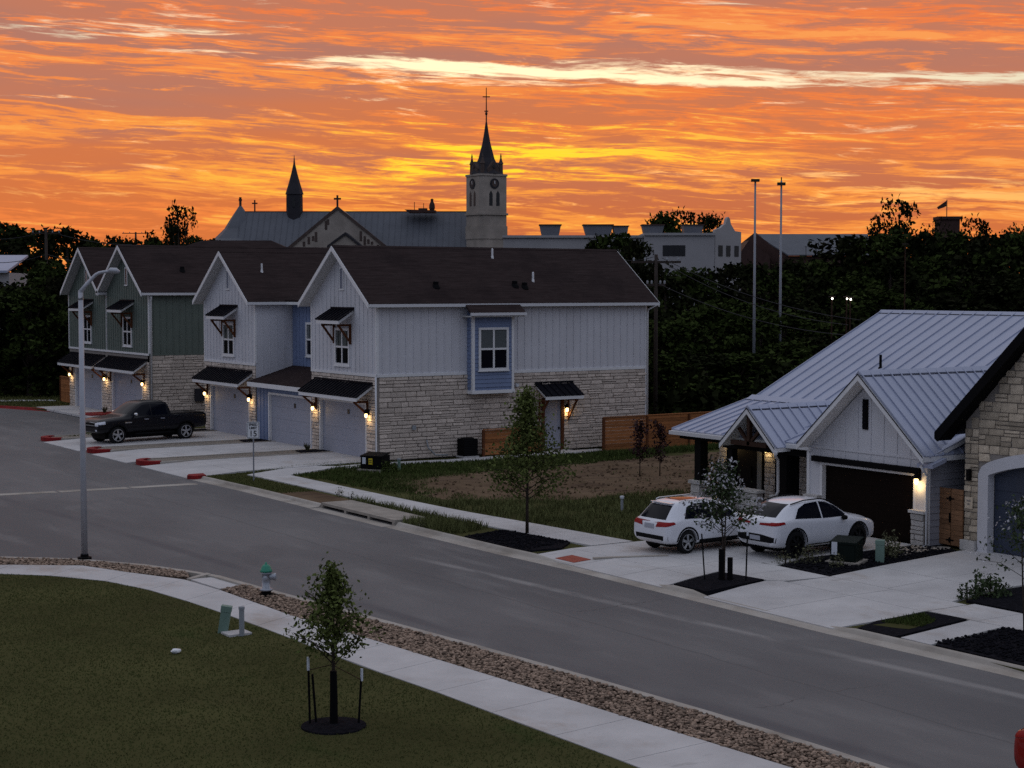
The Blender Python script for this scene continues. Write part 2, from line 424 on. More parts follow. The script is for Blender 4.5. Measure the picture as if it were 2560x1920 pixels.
mat('lamp_steel', (.40, .41, .45), .5, .08, 2, metal=.3)
def stain(name, col, scale, lo, hi, amt, stretch=(1, 1, 1), detail=6):
    "dirt and wear mixed over a material's colour"
    t = MAT[name].node_tree; b = t.nodes['Principled BSDF']; src = b.inputs['Base Color'].links[0].from_socket
    co = t.nodes.new('ShaderNodeTexCoord'); mp = t.nodes.new('ShaderNodeMapping'); mp.inputs['Scale'].default_value = stretch; t.links.new(co.outputs['Object'], mp.inputs[0])
    n = t.nodes.new('ShaderNodeTexNoise'); n.inputs['Scale'].default_value = scale; n.inputs['Detail'].default_value = detail; n.inputs['Roughness'].default_value = .65; t.links.new(mp.outputs[0], n.inputs['Vector'])
    r = t.nodes.new('ShaderNodeMapRange'); r.interpolation_type = 'SMOOTHSTEP'; t.links.new(n.outputs['Fac'], r.inputs[0]); r.inputs[1].default_value = lo; r.inputs[2].default_value = hi; r.inputs[4].default_value = amt
    m = t.nodes.new('ShaderNodeMix'); m.data_type = 'RGBA'; t.links.new(r.outputs[0], m.inputs[0]); t.links.new(src, m.inputs[6]); m.inputs[7].default_value = (*col, 1); t.links.new(m.outputs[2], b.inputs['Base Color'])
stain('concrete', (.34, .275, .225), .45, .54, .70, .55, (1, .6, 1)); stain('concrete', (.22, .21, .205), 1.3, .60, .72, .45, (.35, 1, 1)); stain('concrete', (.25, .24, .24), 9, .60, .75, .35)
stain('kerb_concrete', (.19, .165, .14), .7, .50, .68, .6, (1, .5, 1)); stain('white_siding', (.42, .41, .42), .8, .52, .72, .35, (1, 1, .25)); stain('shingle', (.055, .043, .041), 5, .52, .68, .5, (.5, 4, 4)); stain('shingle', (.018, .013, .014), .35, .50, .68, .5)
stain('grass', (.150, .120, .060), .14, .55, .70, .5); stain('grass', (.050, .075, .022), .45, .58, .70, .5, (1, .6, 1)); stain('grass_soil', (.082, .068, .034), .14, .55, .70, .5); stain('grass_soil', (.035, .052, .016), .45, .58, .70, .5, (1, .6, 1))
stain('dirt', (.070, .046, .036), 1.6, .50, .62, .55, (.25, 1, 1)); stain('garage_white', (.24, .25, .31), .9, .55, .75, .35, (1, 1, .4))
# ---------------------------------------------------------------- the ground, road, kerbs and paths
def asphalt():
    m = bpy.data.materials.new('asphalt'); m.use_nodes = True; t = m.node_tree; MAT['asphalt'] = m
    b = t.nodes['Principled BSDF']; b.inputs['Roughness'].default_value = .82
    N = t.nodes.new; L = t.links.new
    co = N('ShaderNodeTexCoord').outputs['Object']; s = N('ShaderNodeSeparateXYZ'); L(co, s.inputs[0])
    def mth(op, a, b_=None, c=None):
        n = N('ShaderNodeMath'); n.operation = op
        for i, x in enumerate((a, b_, c)):
            if x is None: continue
            if isinstance(x, (int, float)): n.inputs[i].default_value = x
            else: L(x, n.inputs[i])
        return n.outputs[0]
    def noi(scale, st=(1, 1, 1), d=6):
        mp = N('ShaderNodeMapping'); mp.inputs['Scale'].default_value = st; L(co, mp.inputs[0])
        n = N('ShaderNodeTexNoise'); n.inputs['Scale'].default_value = scale; n.inputs['Detail'].default_value = d; n.inputs['Roughness'].default_value = .6; L(mp.outputs[0], n.inputs['Vector']); return n.outputs['Fac']
    def ss(x, lo, hi):
        n = N('ShaderNodeMapRange'); n.interpolation_type = 'SMOOTHSTEP'; L(x, n.inputs[0]); n.inputs[1].default_value = lo; n.inputs[2].default_value = hi; return n.outputs[0]
    def mix(f, a, c):
        n = N('ShaderNodeMix'); n.data_type = 'RGBA'; L(f, n.inputs[0])
        for i, x in ((6, a), (7, c)):
            if isinstance(x, tuple): n.inputs[i].default_value = (*x, 1)
            else: L(x, n.inputs[i])
        return n.outputs[2]
    big = noi(.16, (1, .4, 1)); mid = noi(.9, (1, .22, 1), 8); fine = noi(26)
    c = mix(ss(big, .35, .65), (.092, .090, .094), (.140, .136, .138))
    c = mix(mth('MULTIPLY', ss(mid, .50, .72), .6), c, (.190, .184, .182))
    # scraped pale line left by machinery, and dust drawn along the lanes
    off = mth('ABSOLUTE', mth('SUBTRACT', s.outputs[0], mth('MULTIPLY_ADD', s.outputs[1], -.078, 27.55)))
    band = mth('MULTIPLY', ss(off, .26, .03), mth('MULTIPLY', ss(noi(.9, (1, .25, 1)), .38, .6), mth('MULTIPLY', ss(s.outputs[1], 44, 40), .95)))
    c = mix(band, c, (.27, .258, .25))
    pat = ss(noi(.35, (1, .6, 1), 2), .60, .63); c = mix(mth('MULTIPLY', pat, .35), c, (.085, .084, .088))       # darker relaid patches
    wig = mth('MULTIPLY', mth('SUBTRACT', noi(.6, (1, 1, 1), 5), .5), 1.6)
    crk = ss(mth('ABSOLUTE', mth('SUBTRACT', mth('FRACT', mth('MULTIPLY', mth('ADD', s.outputs[1], wig), .105)), .5)), .0032, .0008); c = mix(mth('MULTIPLY', crk, mth('MULTIPLY', ss(noi(.25), .48, .56), .7)), c, (.04, .04, .042))
    lane = ss(mth('ABSOLUTE', mth('SUBTRACT', mth('ADD', s.outputs[0], mth('MULTIPLY', wig, .25)), 23.0)), .05, .012); c = mix(mth('MULTIPLY', lane, .5), c, (.06, .06, .063))
    # tyre-darkened strip beside the near kerb
    off2 = mth('ABSOLUTE', mth('SUBTRACT', s.outputs[0], mth('MULTIPLY_ADD', s.outputs[1], -.055, 21.55)))
    dk = mth('MULTIPLY', ss(off2, .35, .05), mth('MULTIPLY', ss(noi(.5, (1, .3, 1)), .42, .6), .6))
    c = mix(dk, c, (.062, .060, .070))
    c = mix(mth('MULTIPLY', fine, .30), c, (.082, .081, .083))
    L(c, b.inputs['Base Color'])
    bp = N('ShaderNodeBump'); bp.inputs['Strength'].default_value = .25; bp.inputs['Distance'].default_value = .02; L(noi(60), bp.inputs['Height']); L(bp.outputs[0], b.inputs['Normal'])
asphalt()

struct('ground', MB().add([(-900, -600, -.35), (1800, -600, -.35), (1800, 2200, -.35), (-900, 2200, -.35)], [(0, 1, 2, 3)]), 'terrain')
struct('road', MB().add([(-120, -60, -.12), (35.6, -60, -.12), (35.6, 122, -.12), (-120, 122, -.12)], [(0, 1, 2, 3)]), 'asphalt')

def interp(tab, x):
    for (a, p), (b, q) in zip(tab, tab[1:]):
        if a <= x <= b or b <= x <= a:
            t = (x - a) / (b - a); return p + (q - p) * t
    return tab[0][1] if abs(x - tab[0][0]) < abs(x - tab[-1][0]) else tab[-1][1]
def kerb(name, path, hs, side=1, pan=.42, top=.15, m='kerb_concrete'):
    "path: polyline of the asphalt edge; side +1: kerb lies to +normal. hs: kerb-top height for each point"
    P = [Vector((*p, 0)) for p in path]; vv = []; n = len(P)
    for i, p in enumerate(P):
        d = (P[min(i + 1, n - 1)] - P[max(i - 1, 0)]).normalized(); q = Vector((d.y, -d.x, 0)) * side; h = hs[i]
        for o, z in ((0, -.115), (pan, -.10), (pan + .06, h - .02), (pan + .09, h), (pan + top, h + .005), (pan + top, -.3), (0, -.3)):
            vv.append(p + q * o + Vector((0, 0, z)))
    k = 7; ff = [(i * k + j, i * k + (j + 1) % k, (i + 1) * k + (j + 1) % k, (i + 1) * k + j) for i in range(n - 1) for j in range(k)]
    ff += [tuple(range(k)), tuple(range((n - 1) * k, n * k))[::-1]]
    o = mesh_ob(name, vv, ff, m); return tag(o, kind='structure')
UC = [(70, 26.3), (64.6, 26.35), (60, 26.5), (50, 26.5), (42, 26.6), (38, 26.8), (33, 26.8), (28, 26.8), (22, 27.0), (-30, 27.2)]
HT = [(70, -.09), (66, -.09), (65, .0), (40.6, .0), (39.6, -.075), (34.9, -.075), (34.3, .0), (33.5, .0), (32.9, -.075), (28.4, -.075), (27.6, .0), (-30, 0)]
vsq = [65.2, 65, 64.6, 62, 60, 57, 54.3]
path = [(interp(UC, v), v) for v in vsq]; kerb('kerb', path, [interp(HT, v) for v in vsq], -1)
vsq = [48.6, 47, 45, 43, 42, 41, 40.6, 40.2, 39.6, 39, 38, 37, 36, 35, 34.9, 34.6, 34.3, 33.9, 33.5, 33.2, 32.9, 32, 31, 30, 29, 28.4, 28, 27.6, 26, 24, 22, 18, 10, 0, -20]
kerb('kerb', [(interp(UC, v), v) for v in vsq], [interp(HT, v) for v in vsq], -1)
NC = [(-16, 53.2), (-6, 52.8), (2, 52.0), (7, 51.2), (11, 50.2), (13.86, 48.9), (15.7, 47.26), (17.0, 45.2), (17.7, 43.4), (18.06, 42.26), (18.36, 39.33), (18.77, 35.68), (19.28, 30.99), (19.63, 26.97), (19.88, 23.54), (19.97, 20.88), (20.0, 17), (20.0, 5), (20, -30)]
kerb('kerb', NC, [0] * len(NC), 1, pan=.05, top=.30)
# pale concrete gutter across the mouth of the side street
mb = MB()
for k in range(10):
    a, b = k / 10, (k + 1) / 10 - .004
    p = lambda t, w: (-2 + 28.1 * t, 66.9 - 3.3 * t + w + .25 * math.sin(t * 6), 0)
    mb.add([(*p(a, -.3)[:2], -.114), (*p(b, -.3)[:2], -.114), (*p(b, .3)[:2], -.114), (*p(a, .3)[:2], -.114)], [(0, 1, 2, 3)])
struct('valley_gutter', mb, 'kerb_concrete')

# storm drain built into the far kerb
sdn = thing('storm_drain', 'long concrete kerb inlet with two dark slots beside the weedy verge', 'drain', (26.7, 51.4, 0), world=True)
B(26.95, 28.2, 48.7, 54.2, -.02, .07).build('top_slab', 'old_concrete', sdn)
B(27.25, 28.2, 48.7, 54.2, -.4, -.021).build('back_chamber', 'near_black', sdn)
for a, b in ((48.7, 48.85), (50.45, 50.6), (52.2, 52.35), (54.05, 54.2)): B(26.93, 27.249, a, b, -.4, -.021).build('divider', 'old_concrete', sdn)
B(26.45, 26.93, 48.7, 54.2, -.4, -.119).build('throat', 'kerb_concrete', sdn)

def ragged(poly, step, amp, seed=1):
    r = random.Random(seed); out = []
    for i in range(len(poly)):
        a, b = Vector(poly[i]), Vector(poly[(i + 1) % len(poly)]); n = max(1, int((b - a).length / step))
        for k in range(n): q = a.lerp(b, k / n); out.append((q.x + r.uniform(-amp, amp), q.y + r.uniform(-amp, amp)))
    return out
def sheet(name, poly, z, m, depth=.35, kind='structure', label=None): return struct(name, MB().prism(poly, z - depth, z), m, label, kind)
# house side of the street
sheet('lot_ground', [(28.9, -30), (28.9, 65.6), (36.2, 67.4), (36.2, 92), (120, 92), (120, -30)], -.045, 'grass_soil')
sheet('verge_ground', [(27.20, 40.95), (27.10, 48.69), (28.22, 48.69), (28.22, 54.21), (27.08, 54.21), (26.97, 65.4), (28.88, 65.6), (28.88, 40.95)], -.04, 'grass_soil'); sheet('verge_ground', [(27.5, -30), (27.4, 28.0), (28.88, 28.0), (28.88, -30)], -.04, 'grass_soil')
sheet('bare_lot', ragged([(31.6, 52.2), (31.4, 55.5), (32.6, 58.6), (35, 60.0), (40, 60.4), (47, 61.4), (60, 61.5), (62, 52), (44, 49.6), (39, 50.2), (35.0, 50.6)], .5, .3), -.036, 'dirt', .3)
sheet('verge_dirt', [(27.1, 54.4), (27.1, 58.5), (28.5, 58.0), (28.55, 54.4)], -.02, 'dirt', .3)

SLAB = [0]
def zdrive(u): return max(-.078, min(.005, -.078 + (u - 27.25) * .065))
def slab(poly, zf=lambda u: .005, m='concrete', parent=None, name='slab', gap=.016):
    c = Vector((sum(p[0] for p in poly) / len(poly), sum(p[1] for p in poly) / len(poly)))
    q = []
    for p in poly:
        d = Vector(p) - c; l = d.length; q.append(c + d * ((l - gap) / l))
    n = len(q); top = [(a.x, a.y, zf(a.x)) for a in q]
    area = sum(top[i][0] * top[(i + 1) % n][1] - top[(i + 1) % n][0] * top[i][1] for i in range(n))
    if area < 0: top.reverse()
    bot = [(x, y, z - .12) for x, y, z in top]
    return mesh_ob(name, top + bot, [tuple(range(n)), tuple(range(2 * n - 1, n - 1, -1))] + [(i, i + n, (i + 1) % n + n, (i + 1) % n) for i in range(n)], m, parent)
def paving(name, label=None):
    o = link(bpy.data.objects.new(name, None)); o['kind'] = 'structure'
    if label: o['label'] = label
    return o
SWO = [(64, 28.7), (54, 28.8), (50, 28.9), (46, 29.1), (42, 29.4), (38, 29.8), (33, 30.05), (28, 30.35), (20, 30.5), (-20, 30.6)]
SWI = [(64, 30.1), (54, 30.2), (50, 30.3), (46, 30.7), (42, 31.0), (38, 31.4), (33, 31.7), (28, 32.0), (20, 32.1), (-20, 32.2)]
pv = paving('far_pavement')
cuts = [63.4 - k * 1.4 for k in range(17)] + [40.92, 28.18] + [26.7 - k * 1.5 for k in range(14)]
for v, w in zip(cuts, cuts[1:]):
    if v > 41 or v < 28.5: slab([(interp(SWO, v), v), (interp(SWI, v), v), (interp(SWI, w), w), (interp(SWO, w), w)], parent=pv)
slab([(28.62, 64.5), (32.0, 66.5), (33.5, 65.3), (30.12, 63.42), (28.7, 63.42)], parent=pv)
wk = paving('side_walk')
us = [33.45, 35.2, 37.0, 38.8, 40.6, 42.4, 44.2, 46.2, 47.6]
vl = [64.55, 64.75, 64.6, 64.3, 64.35, 64.6, 64.75, 64.75, 64.7]
for i in range(8): slab([(us[i], vl[i]), (us[i + 1], vl[i + 1]), (us[i + 1], vl[i + 1] + .95), (us[i], vl[i] + .95)], parent=wk)
slab([(44.7, 65.72), (46.2, 65.72), (46.2, 66.2), (44.7, 66.2)], parent=wk)

# driveways of the two houses and the pavement that runs across them
dr = paving('driveway')
def grid(us, vs_, skip=(), zf=zdrive):
    for i in range(len(us) - 1):
        for j in range(len(vs_) - 1):
            if (i, j) in skip: continue
            slab([(us[i], vs_[j]), (us[i + 1], vs_[j]), (us[i + 1], vs_[j + 1]), (us[i], vs_[j + 1])], zf, parent=dr)
grid([27.2, 28.7, 30.2, 31.75], [34.5, 36.6, 38.7, 40.9], skip={(0, 0), (1, 0)})
slab([(27.2, 34.62), (28.7, 34.98), (28.7, 36.6), (27.2, 36.6)], zdrive, parent=dr); slab([(28.7, 34.98), (29.7, 35.3), (30.2, 35.3), (30.2, 36.6), (28.7, 36.6)], zdrive, parent=dr)
slab([(30.2, 33.2), (31.75, 33.0), (31.75, 34.5), (30.2, 34.5)], zdrive, parent=dr); slab([(29.95, 33.55), (30.2, 33.2), (30.2, 35.3), (29.75, 35.3)], zdrive, parent=dr)
grid([31.75, 33.8, 35.9, 37.86], [35.75, 38.2, 40.6])
slab([(31.65, 35.75), (33.2, 35.75), (31.75, 35.2)], zdrive, parent=dr)
vsb = [28.5, 30.8, 33.1]
slab([(27.2, 28.2), (28.9, 28.0), (30.2, 28.2), (30.2, 30.7), (27.2, 30.7)], zdrive, parent=dr); slab([(27.2, 30.7), (30.2, 30.7), (30.2, 33.2), (29.9, 33.5), (28.7, 33.2), (27.2, 32.9)], zdrive, parent=dr)
grid([30.2, 31.75], [28.2, 30.7, 33.0])
slab([(31.75, 28.7), (34.0, 29.3), (34.0, 31.2), (31.75, 30.9)], zdrive, parent=dr); slab([(31.75, 30.9), (34.0, 31.2), (34.0, 33.5), (31.75, 33.05)], zdrive, parent=dr)
slab([(34.0, 29.3), (39.3, 29.3), (39.3, 31.4), (34.0, 31.2)], zdrive, parent=dr); slab([(34.0, 31.2), (39.3, 31.4), (39.3, 34.1), (38.2, 34.2), (34.0, 33.5)], zdrive, parent=dr)
slab([(27.5, 25.45), (27.5, 26.35), (30.35, 26.85), (30.4, 25.9)], parent=dr)
slab([(27.45, 39.0), (28.05, 39.0), (28.05, 39.95), (27.45, 39.95)], lambda u: zdrive(u) + .012, 'red_pad', dr, 'tactile_pad', 0)
struct('kerb_wing', MB().prism([(28.1, 38.9), (30.2, 38.1), (30.2, 38.3), (28.15, 39.05)], -.05, .035), 'kerb_concrete')

# mulch beds
def bed(poly, z=.02, m='mulch'): return sheet('mulch_bed', poly, z, m, .3)
bed([(27.24, 41.2), (27.24, 44.7), (29.0, 45.2), (29.35, 41.9), (28.4, 41.0)])
bed([(27.45, 34.4), (27.45, 33.1), (28.8, 33.35), (29.9, 33.62), (29.68, 35.2), (28.6, 34.85)])
bed([(31.8, 33.12), (33.9, 33.55), (38.05, 34.25), (38.4, 35.2), (37.8, 35.6), (33.3, 35.65), (31.85, 35.1)])
bed([(27.42, 27.6), (28.4, 27.95), (30.2, 28.1), (30.32, 26.95), (28.4, 26.6), (27.42, 26.45)])
sheet('verge_grass', ragged([(28.0, 27.6), (29.8, 27.85), (29.5, 27.15), (28.3, 26.85)], .25, .08), .022, 'grass_soil', .2)
bed([(27.55, 25.35), (30.35, 25.75), (30.45, 14), (27.6, 14)])
bed([(32.1, 28.55), (34.0, 29.1), (39.2, 29.1), (39.2, 22), (32.2, 22)])
for (x, y, a, b, r) in ((36.5, 35.05, .50, .28, .3), (37.05, 34.75, .42, .26, 1.2), (37.5, 35.25, .48, .3, .2), (37.9, 34.75, .40, .28, .8), (37.0, 35.35, .36, .22, 2.), (36.1, 34.6, .38, .25, .5)):
    pts = [(x + math.cos(r + k * 1.047) * a * random.uniform(.8, 1.1), y + math.sin(r + k * 1.047) * b * random.uniform(.8, 1.15)) for k in range(6)]
    struct('stepping_stone', MB().prism(pts, .0, .035), 'old_concrete')

# townhouse driveways with gravel strips and red kerb noses
td = paving('townhouse_driveway')
zt = lambda u: max(-.09, min(.03, -.09 + (u - 26.5) * .05))
for v0, v1 in ((65.9, 70.9), (72.7, 77.4), (79.3, 84.8)):
    mid = (v0 + v1) / 2
    ua = [26.35, 28.8, 31.4, 33.9, 36.0]
    for i in range(4):
        e0, e1 = (v0 - .45 + .45 * i * .5, v0 - .45 + .45 * (i + 1) * .5) if v0 < 66 else (v0, v0)
        slab([(ua[i], e0), (ua[i + 1], e1), (ua[i + 1], mid), (ua[i], mid)], zt, parent=td); slab([(ua[i], mid), (ua[i + 1], mid), (ua[i + 1], v1), (ua[i], v1)], zt, parent=td)
gs = paving('gravel_strip')
for v0, v1 in ((70.9, 72.7), (77.4, 79.3), (84.8, 86.6)):
    MB().prism([(27.2, v0 + .15), (36.0, v0 + .15), (36.0, v1 - .15), (27.2, v1 - .15)], -.3, .03).build('gravel', 'tan_gravel', gs)
    for s0, s1 in ((v0 + .01, v0 + .15), (v1 - .15, v1 - .01)): B(27.3, 36.0, s0, s1, -.3, .06).build('edging', 'kerb_concrete', gs)
    mb = MB(); cy, hw = (v0 + v1) / 2, (v1 - v0) / 2 - .01
    arc = [(27.35 - hw * .9 * math.sin(k * math.pi / 10), cy + hw * math.cos(k * math.pi / 10)) for k in range(11)]
    inn = [(27.42 - (hw - .3) * .9 * math.sin(k * math.pi / 10), cy + (hw - .3) * math.cos(k * math.pi / 10)) for k in range(11)]
    mb.prism(arc + inn[::-1], -.3, .085).build('kerb_nose', 'red_paint', gs)
    MB().prism([(34.4, cy - .55), (35.9, cy - .6), (35.9, cy + .6), (34.6, cy + .5)], .0, .065).build('mulch_patch', 'mulch', gs)
struct('kerb_nose', MB().prism([(26.45, 64.95), (26.3, 65.3), (26.55, 65.75), (27.2, 65.75), (27.0, 64.95)], -.3, .04), 'red_paint')
# island and kerbs before the green townhouse
sheet('island_grass', [(27.8, 85.6), (36.0, 86.4), (36.0, 92.5), (34, 92), (30, 88.3)], .02, 'grass_soil')
ga = paving('green_apron')
for k in range(4): slab([(33.3, 94.2 + k * 3.6), (36.0, 94.2 + k * 3.6), (36.0, 97.7 + k * 3.6), (33.3, 97.7 + k * 3.6)], zt, parent=ga)
struct('kerb_nose', MB().prism([(33.7, 98.9), (33.5, 99.8), (33.7, 101.1), (35.7, 101.0), (35.7, 99.0)], -.3, .10), 'red_paint')
o = kerb('red_kerb', [(33.4, 105.3), (32.6, 107.6), (31.5, 110.6), (27, 113.5), (18, 117), (0, 122)], [.02] * 6, 1, .3, .2, 'red_paint')
sheet('far_left_lawn', [(34.0, 108.9), (33.4, 106), (32.0, 110.9), (27, 114.1), (18, 117.6), (0, 122.6), (-80, 140), (-60, 230), (60, 230), (60, 109.5)], .0, 'grass_soil')
struct('far_walk', MB().prism([(22, 120.6), (31, 117.6), (36.4, 114.9), (36.3, 113.7), (31.1, 116.2), (21.6, 119.3)], -.1, .03), 'concrete')

# near side: lawn, pavement, beds of river rock
LAWN = [(-40, 50.2), (-16, 50.0), (-6, 49.6), (2, 48.8), (7, 47.9), (10, 47.1), (13.01, 45.92), (14.63, 44.04), (15.4, 42.15), (15.83, 38.56), (16.0, 34.29), (16.04, 30.49), (16.23, 27.55), (16.3, 24.84), (16.4, 22.52), (16.42, 18), (16.45, -20)]
sheet('lawn', LAWN + [(-40, -20)], -.01, 'grass_soil')
SWN = [(-16, 51.6), (-6, 51.2), (2, 50.4), (7, 49.5), (10.4, 48.6), (13.4, 47.26), (15.27, 45.95), (16.06, 43.94), (16.92, 42.03), (17.05, 40.18), (17.15, 35.97), (17.42, 33.11), (17.92, 27.31), (18.2, 23.77), (18.47, 20.83), (18.6, 17), (18.7, -20)]
ns_ = paving('near_pavement')
def along(pts, n):
    P = [Vector(p) for p in pts]; L = [0]
    for a, b in zip(P, P[1:]): L.append(L[-1] + (b - a).length)
    out = []
    for k in range(n + 1):
        s = L[-1] * k / n; i = min(max(j for j in range(len(L)) if L[j] <= s + 1e-9), len(P) - 2)
        t = (s - L[i]) / max(1e-9, L[i + 1] - L[i]); out.append(P[i] + (P[i + 1] - P[i]) * t)
    return out
A_, B_ = along(LAWN[1:15] + [(16.42, 18)], 30), along(SWN[:15] + [(18.6, 18)], 30)
for i in range(30): slab([A_[i], B_[i], B_[i + 1], A_[i + 1]], lambda u: .004, parent=ns_, gap=.012)
slab([A_[30], B_[30], (18.7, -20), (16.45, -20)], lambda u: .004, parent=ns_)
def inner(p, o=.37): return p
NCI = [(x, y) for x, y in NC]
def offs(P, o):
    P = [Vector(p) for p in P]; out = []
    for i in range(len(P)):
        d = (P[min(i + 1, len(P) - 1)] - P[max(i - 1, 0)]).normalized(); out.append(P[i] + Vector((-d.y, d.x)) * -o)
    return [(p.x, p.y) for p in out]
KI = offs(NC, .34)
def between(v_hi, v_lo):
    a = [p for p in KI if v_lo <= p[1] <= v_hi]; b = [p for p in SWN if v_lo <= p[1] <= v_hi]
    return a + b[::-1]
rock1 = [p for p in KI if p[1] > 42.6] + [(17.1, 42.4)] + [p for p in SWN if p[1] > 42.2][::-1]
rock2 = [(17.95, 40.6)] + [p for p in KI if p[1] < 40] + [p for p in SWN if p[1] < 40.1][::-1] + [(17.1, 40.3)]
sheet('rock_soil', rock1, -.035, 'rock_soil', .25); sheet('rock_soil', rock2, -.035, 'rock_soil', .25)
slab([(17.0, 42.15), (17.7, 42.3), (18.02, 40.75), (17.12, 40.35)], lambda u: .0 - max(0, u - 17.1) * .06, parent=ns_)
struct('ramp_kerb', MB().prism([(16.95, 42.2), (17.75, 42.75), (17.8, 42.55), (17.0, 42.05)], -.1, .02), 'kerb_concrete')

def inside(poly, X, Y):
    ins = np.zeros(len(X), bool); n = len(poly)
    for i in range(n):
        x0, y0 = poly[i]; x1, y1 = poly[(i + 1) % n]
        if y0 == y1: continue
        c = ((y0 > Y) != (y1 > Y)) & (X < (x1 - x0) * (Y - y0) / (y1 - y0) + x0); ins ^= c
    return ins
def sample(poly, dens):
    P = np.array(poly); lo, hi = P.min(0), P.max(0); n = int((hi - lo).prod() * dens)
    X = RNG.uniform(lo[0], hi[0], n); Y = RNG.uniform(lo[1], hi[1], n); k = inside(poly, X, Y); return X[k], Y[k]
def raw_mesh(name, V, Fc, m, parent=None, smooth=False):
    "V (n,3), Fc (m,k) arrays"
    me = bpy.data.meshes.new(name); k = Fc.shape[1]
    me.vertices.add(len(V)); me.vertices.foreach_set('co', V.astype(np.float32).ravel())
    me.loops.add(Fc.size); me.loops.foreach_set('vertex_index', Fc.astype(np.int32).ravel())
    me.polygons.add(len(Fc)); me.polygons.foreach_set('loop_start', np.arange(0, Fc.size, k, dtype=np.int32))
    if smooth: me.polygons.foreach_set('use_smooth', np.ones(len(Fc), bool))
    me.update(calc_edges=True); me.materials.append(MAT[m]); o = link(bpy.data.objects.new(name, me)); o.parent = parent; return o
def blades(name, poly, dens, h, w, m, label, z=0., clump=None, lean=.5):
    X, Y = sample(poly, dens)
    if clump:
        q = np.sin(X * 1.7 + np.sin(Y * 1.1) * 2) * np.cos(Y * 1.3 + np.sin(X * .9) * 2) + RNG.normal(0, .45, len(X)); k = q > clump; X, Y = X[k], Y[k]
    n = len(X); a = RNG.uniform(0, 2 * math.pi, n); hh = h * RNG.uniform(.45, 1.25, n); l = lean * hh; b = a + RNG.normal(0, 1, n)
    V = np.zeros((n, 3, 3)); V[:, 0] = np.c_[X - np.cos(a) * w, Y - np.sin(a) * w, np.full(n, z - .02)]; V[:, 1] = np.c_[X + np.cos(a) * w, Y + np.sin(a) * w, np.full(n, z - .02)]
    V[:, 2] = np.c_[X + np.cos(b) * l, Y + np.sin(b) * l, z + hh]
    return tag(raw_mesh(name, V.reshape(-1, 3), np.arange(3 * n).reshape(-1, 3), m), label, 'grass', kind='stuff')
LV = [(-2, 45), (6, 47.4), (10, 46.9)] + [(x - .05, y - .05) for x, y in LAWN[6:15]] + [(15.0, 17.5), (5, 17.5)]
blades('lawn_grass', LV, 260, .022, .020, 'grass', 'mown olive lawn across the near corner', 0)
blades('verge_grass_blades', [(27.15, 45.3), (27.15, 48.6), (28.3, 48.7), (28.3, 54.3), (28.6, 54.5), (28.75, 50), (28.95, 46)], 330, .24, .02, 'weeds_pale', 'tall weedy grass between the kerb inlet and the pavement', 0)
blades('verge_grass_blades', [(27.1, 58), (26.95, 65), (28.6, 65.2), (32, 66.7), (36, 67.2), (36, 65.7), (33.5, 65.4), (32, 66.4), (28.5, 64.4), (28.6, 58)], 240, .06, .02, 'grass', 'clipped grass strip round the speed sign', 0)
blades('lot_grass', ragged([(30.3, 63.2), (33.5, 65.1), (40, 64.1), (47, 64.4), (47.5, 60.9), (40, 60.3), (35, 59.8), (32.5, 58.5), (31.6, 54.5), (30.6, 56.5)], .5, .25, 8), 150, .10, .03, 'weeds', 'green grass between the side walk and the bare lot', 0)
blades('lot_weeds', [(30.3, 55), (31.3, 52.5), (35.5, 50.2), (39, 50.5), (44, 49.7), (44, 47.6), (37, 47.5), (36.5, 41.2), (31.3, 41.2), (30.7, 46)], 170, .18, .025, 'weeds_pale', 'rough weeds on the near part of the vacant lot', 0, clump=-.5)
blades('dirt_edge_weeds', ragged([(30.5, 51), (30.5, 56), (31.8, 59.8), (35, 61.0), (41, 61.2), (41, 59.6), (35, 59.2), (33.2, 57.5), (32.6, 54), (33.2, 52.5), (36, 51.4), (36, 50)], .6, .3, 3), 110, .10, .025, 'weeds_pale', 'ragged weeds creeping over the edge of the bare dirt', 0, clump=-.3)
blades('dirt_tufts', [(31.3, 52.5), (31.2, 55.5), (32.3, 59.5), (40, 60.6), (60, 61.5), (62, 52), (44, 49.6)], 7, .09, .03, 'weeds_pale', 'sparse tufts scattered over the bare dirt', 0, clump=.55)
blades('fence_weeds', [(45.5, 62.0), (62, 62.6), (62, 63.6), (45.5, 63.2)], 200, .28, .03, 'weeds', 'weeds along the foot of the cedar fence', 0)
blades('far_lawn_grass', [(34, 109), (28, 114), (10, 120), (-10, 126), (-10, 150), (40, 150), (44, 112)], 30, .12, .06, 'grass', 'far lawn under the trees at the left edge', .0)
blades('bed_grass', [(28.3, 27.75), (29.9, 27.9), (29.5, 27.15), (28.7, 26.85)], 700, .09, .02, 'weeds', 'small patch of grass in the mulch between the driveways', .03)
blades('island_blades', [(27.9, 85.7), (36, 86.5), (36, 92), (30, 88.2)], 60, .08, .04, 'grass', 'thin grass on the island by the dark pickup', .02)

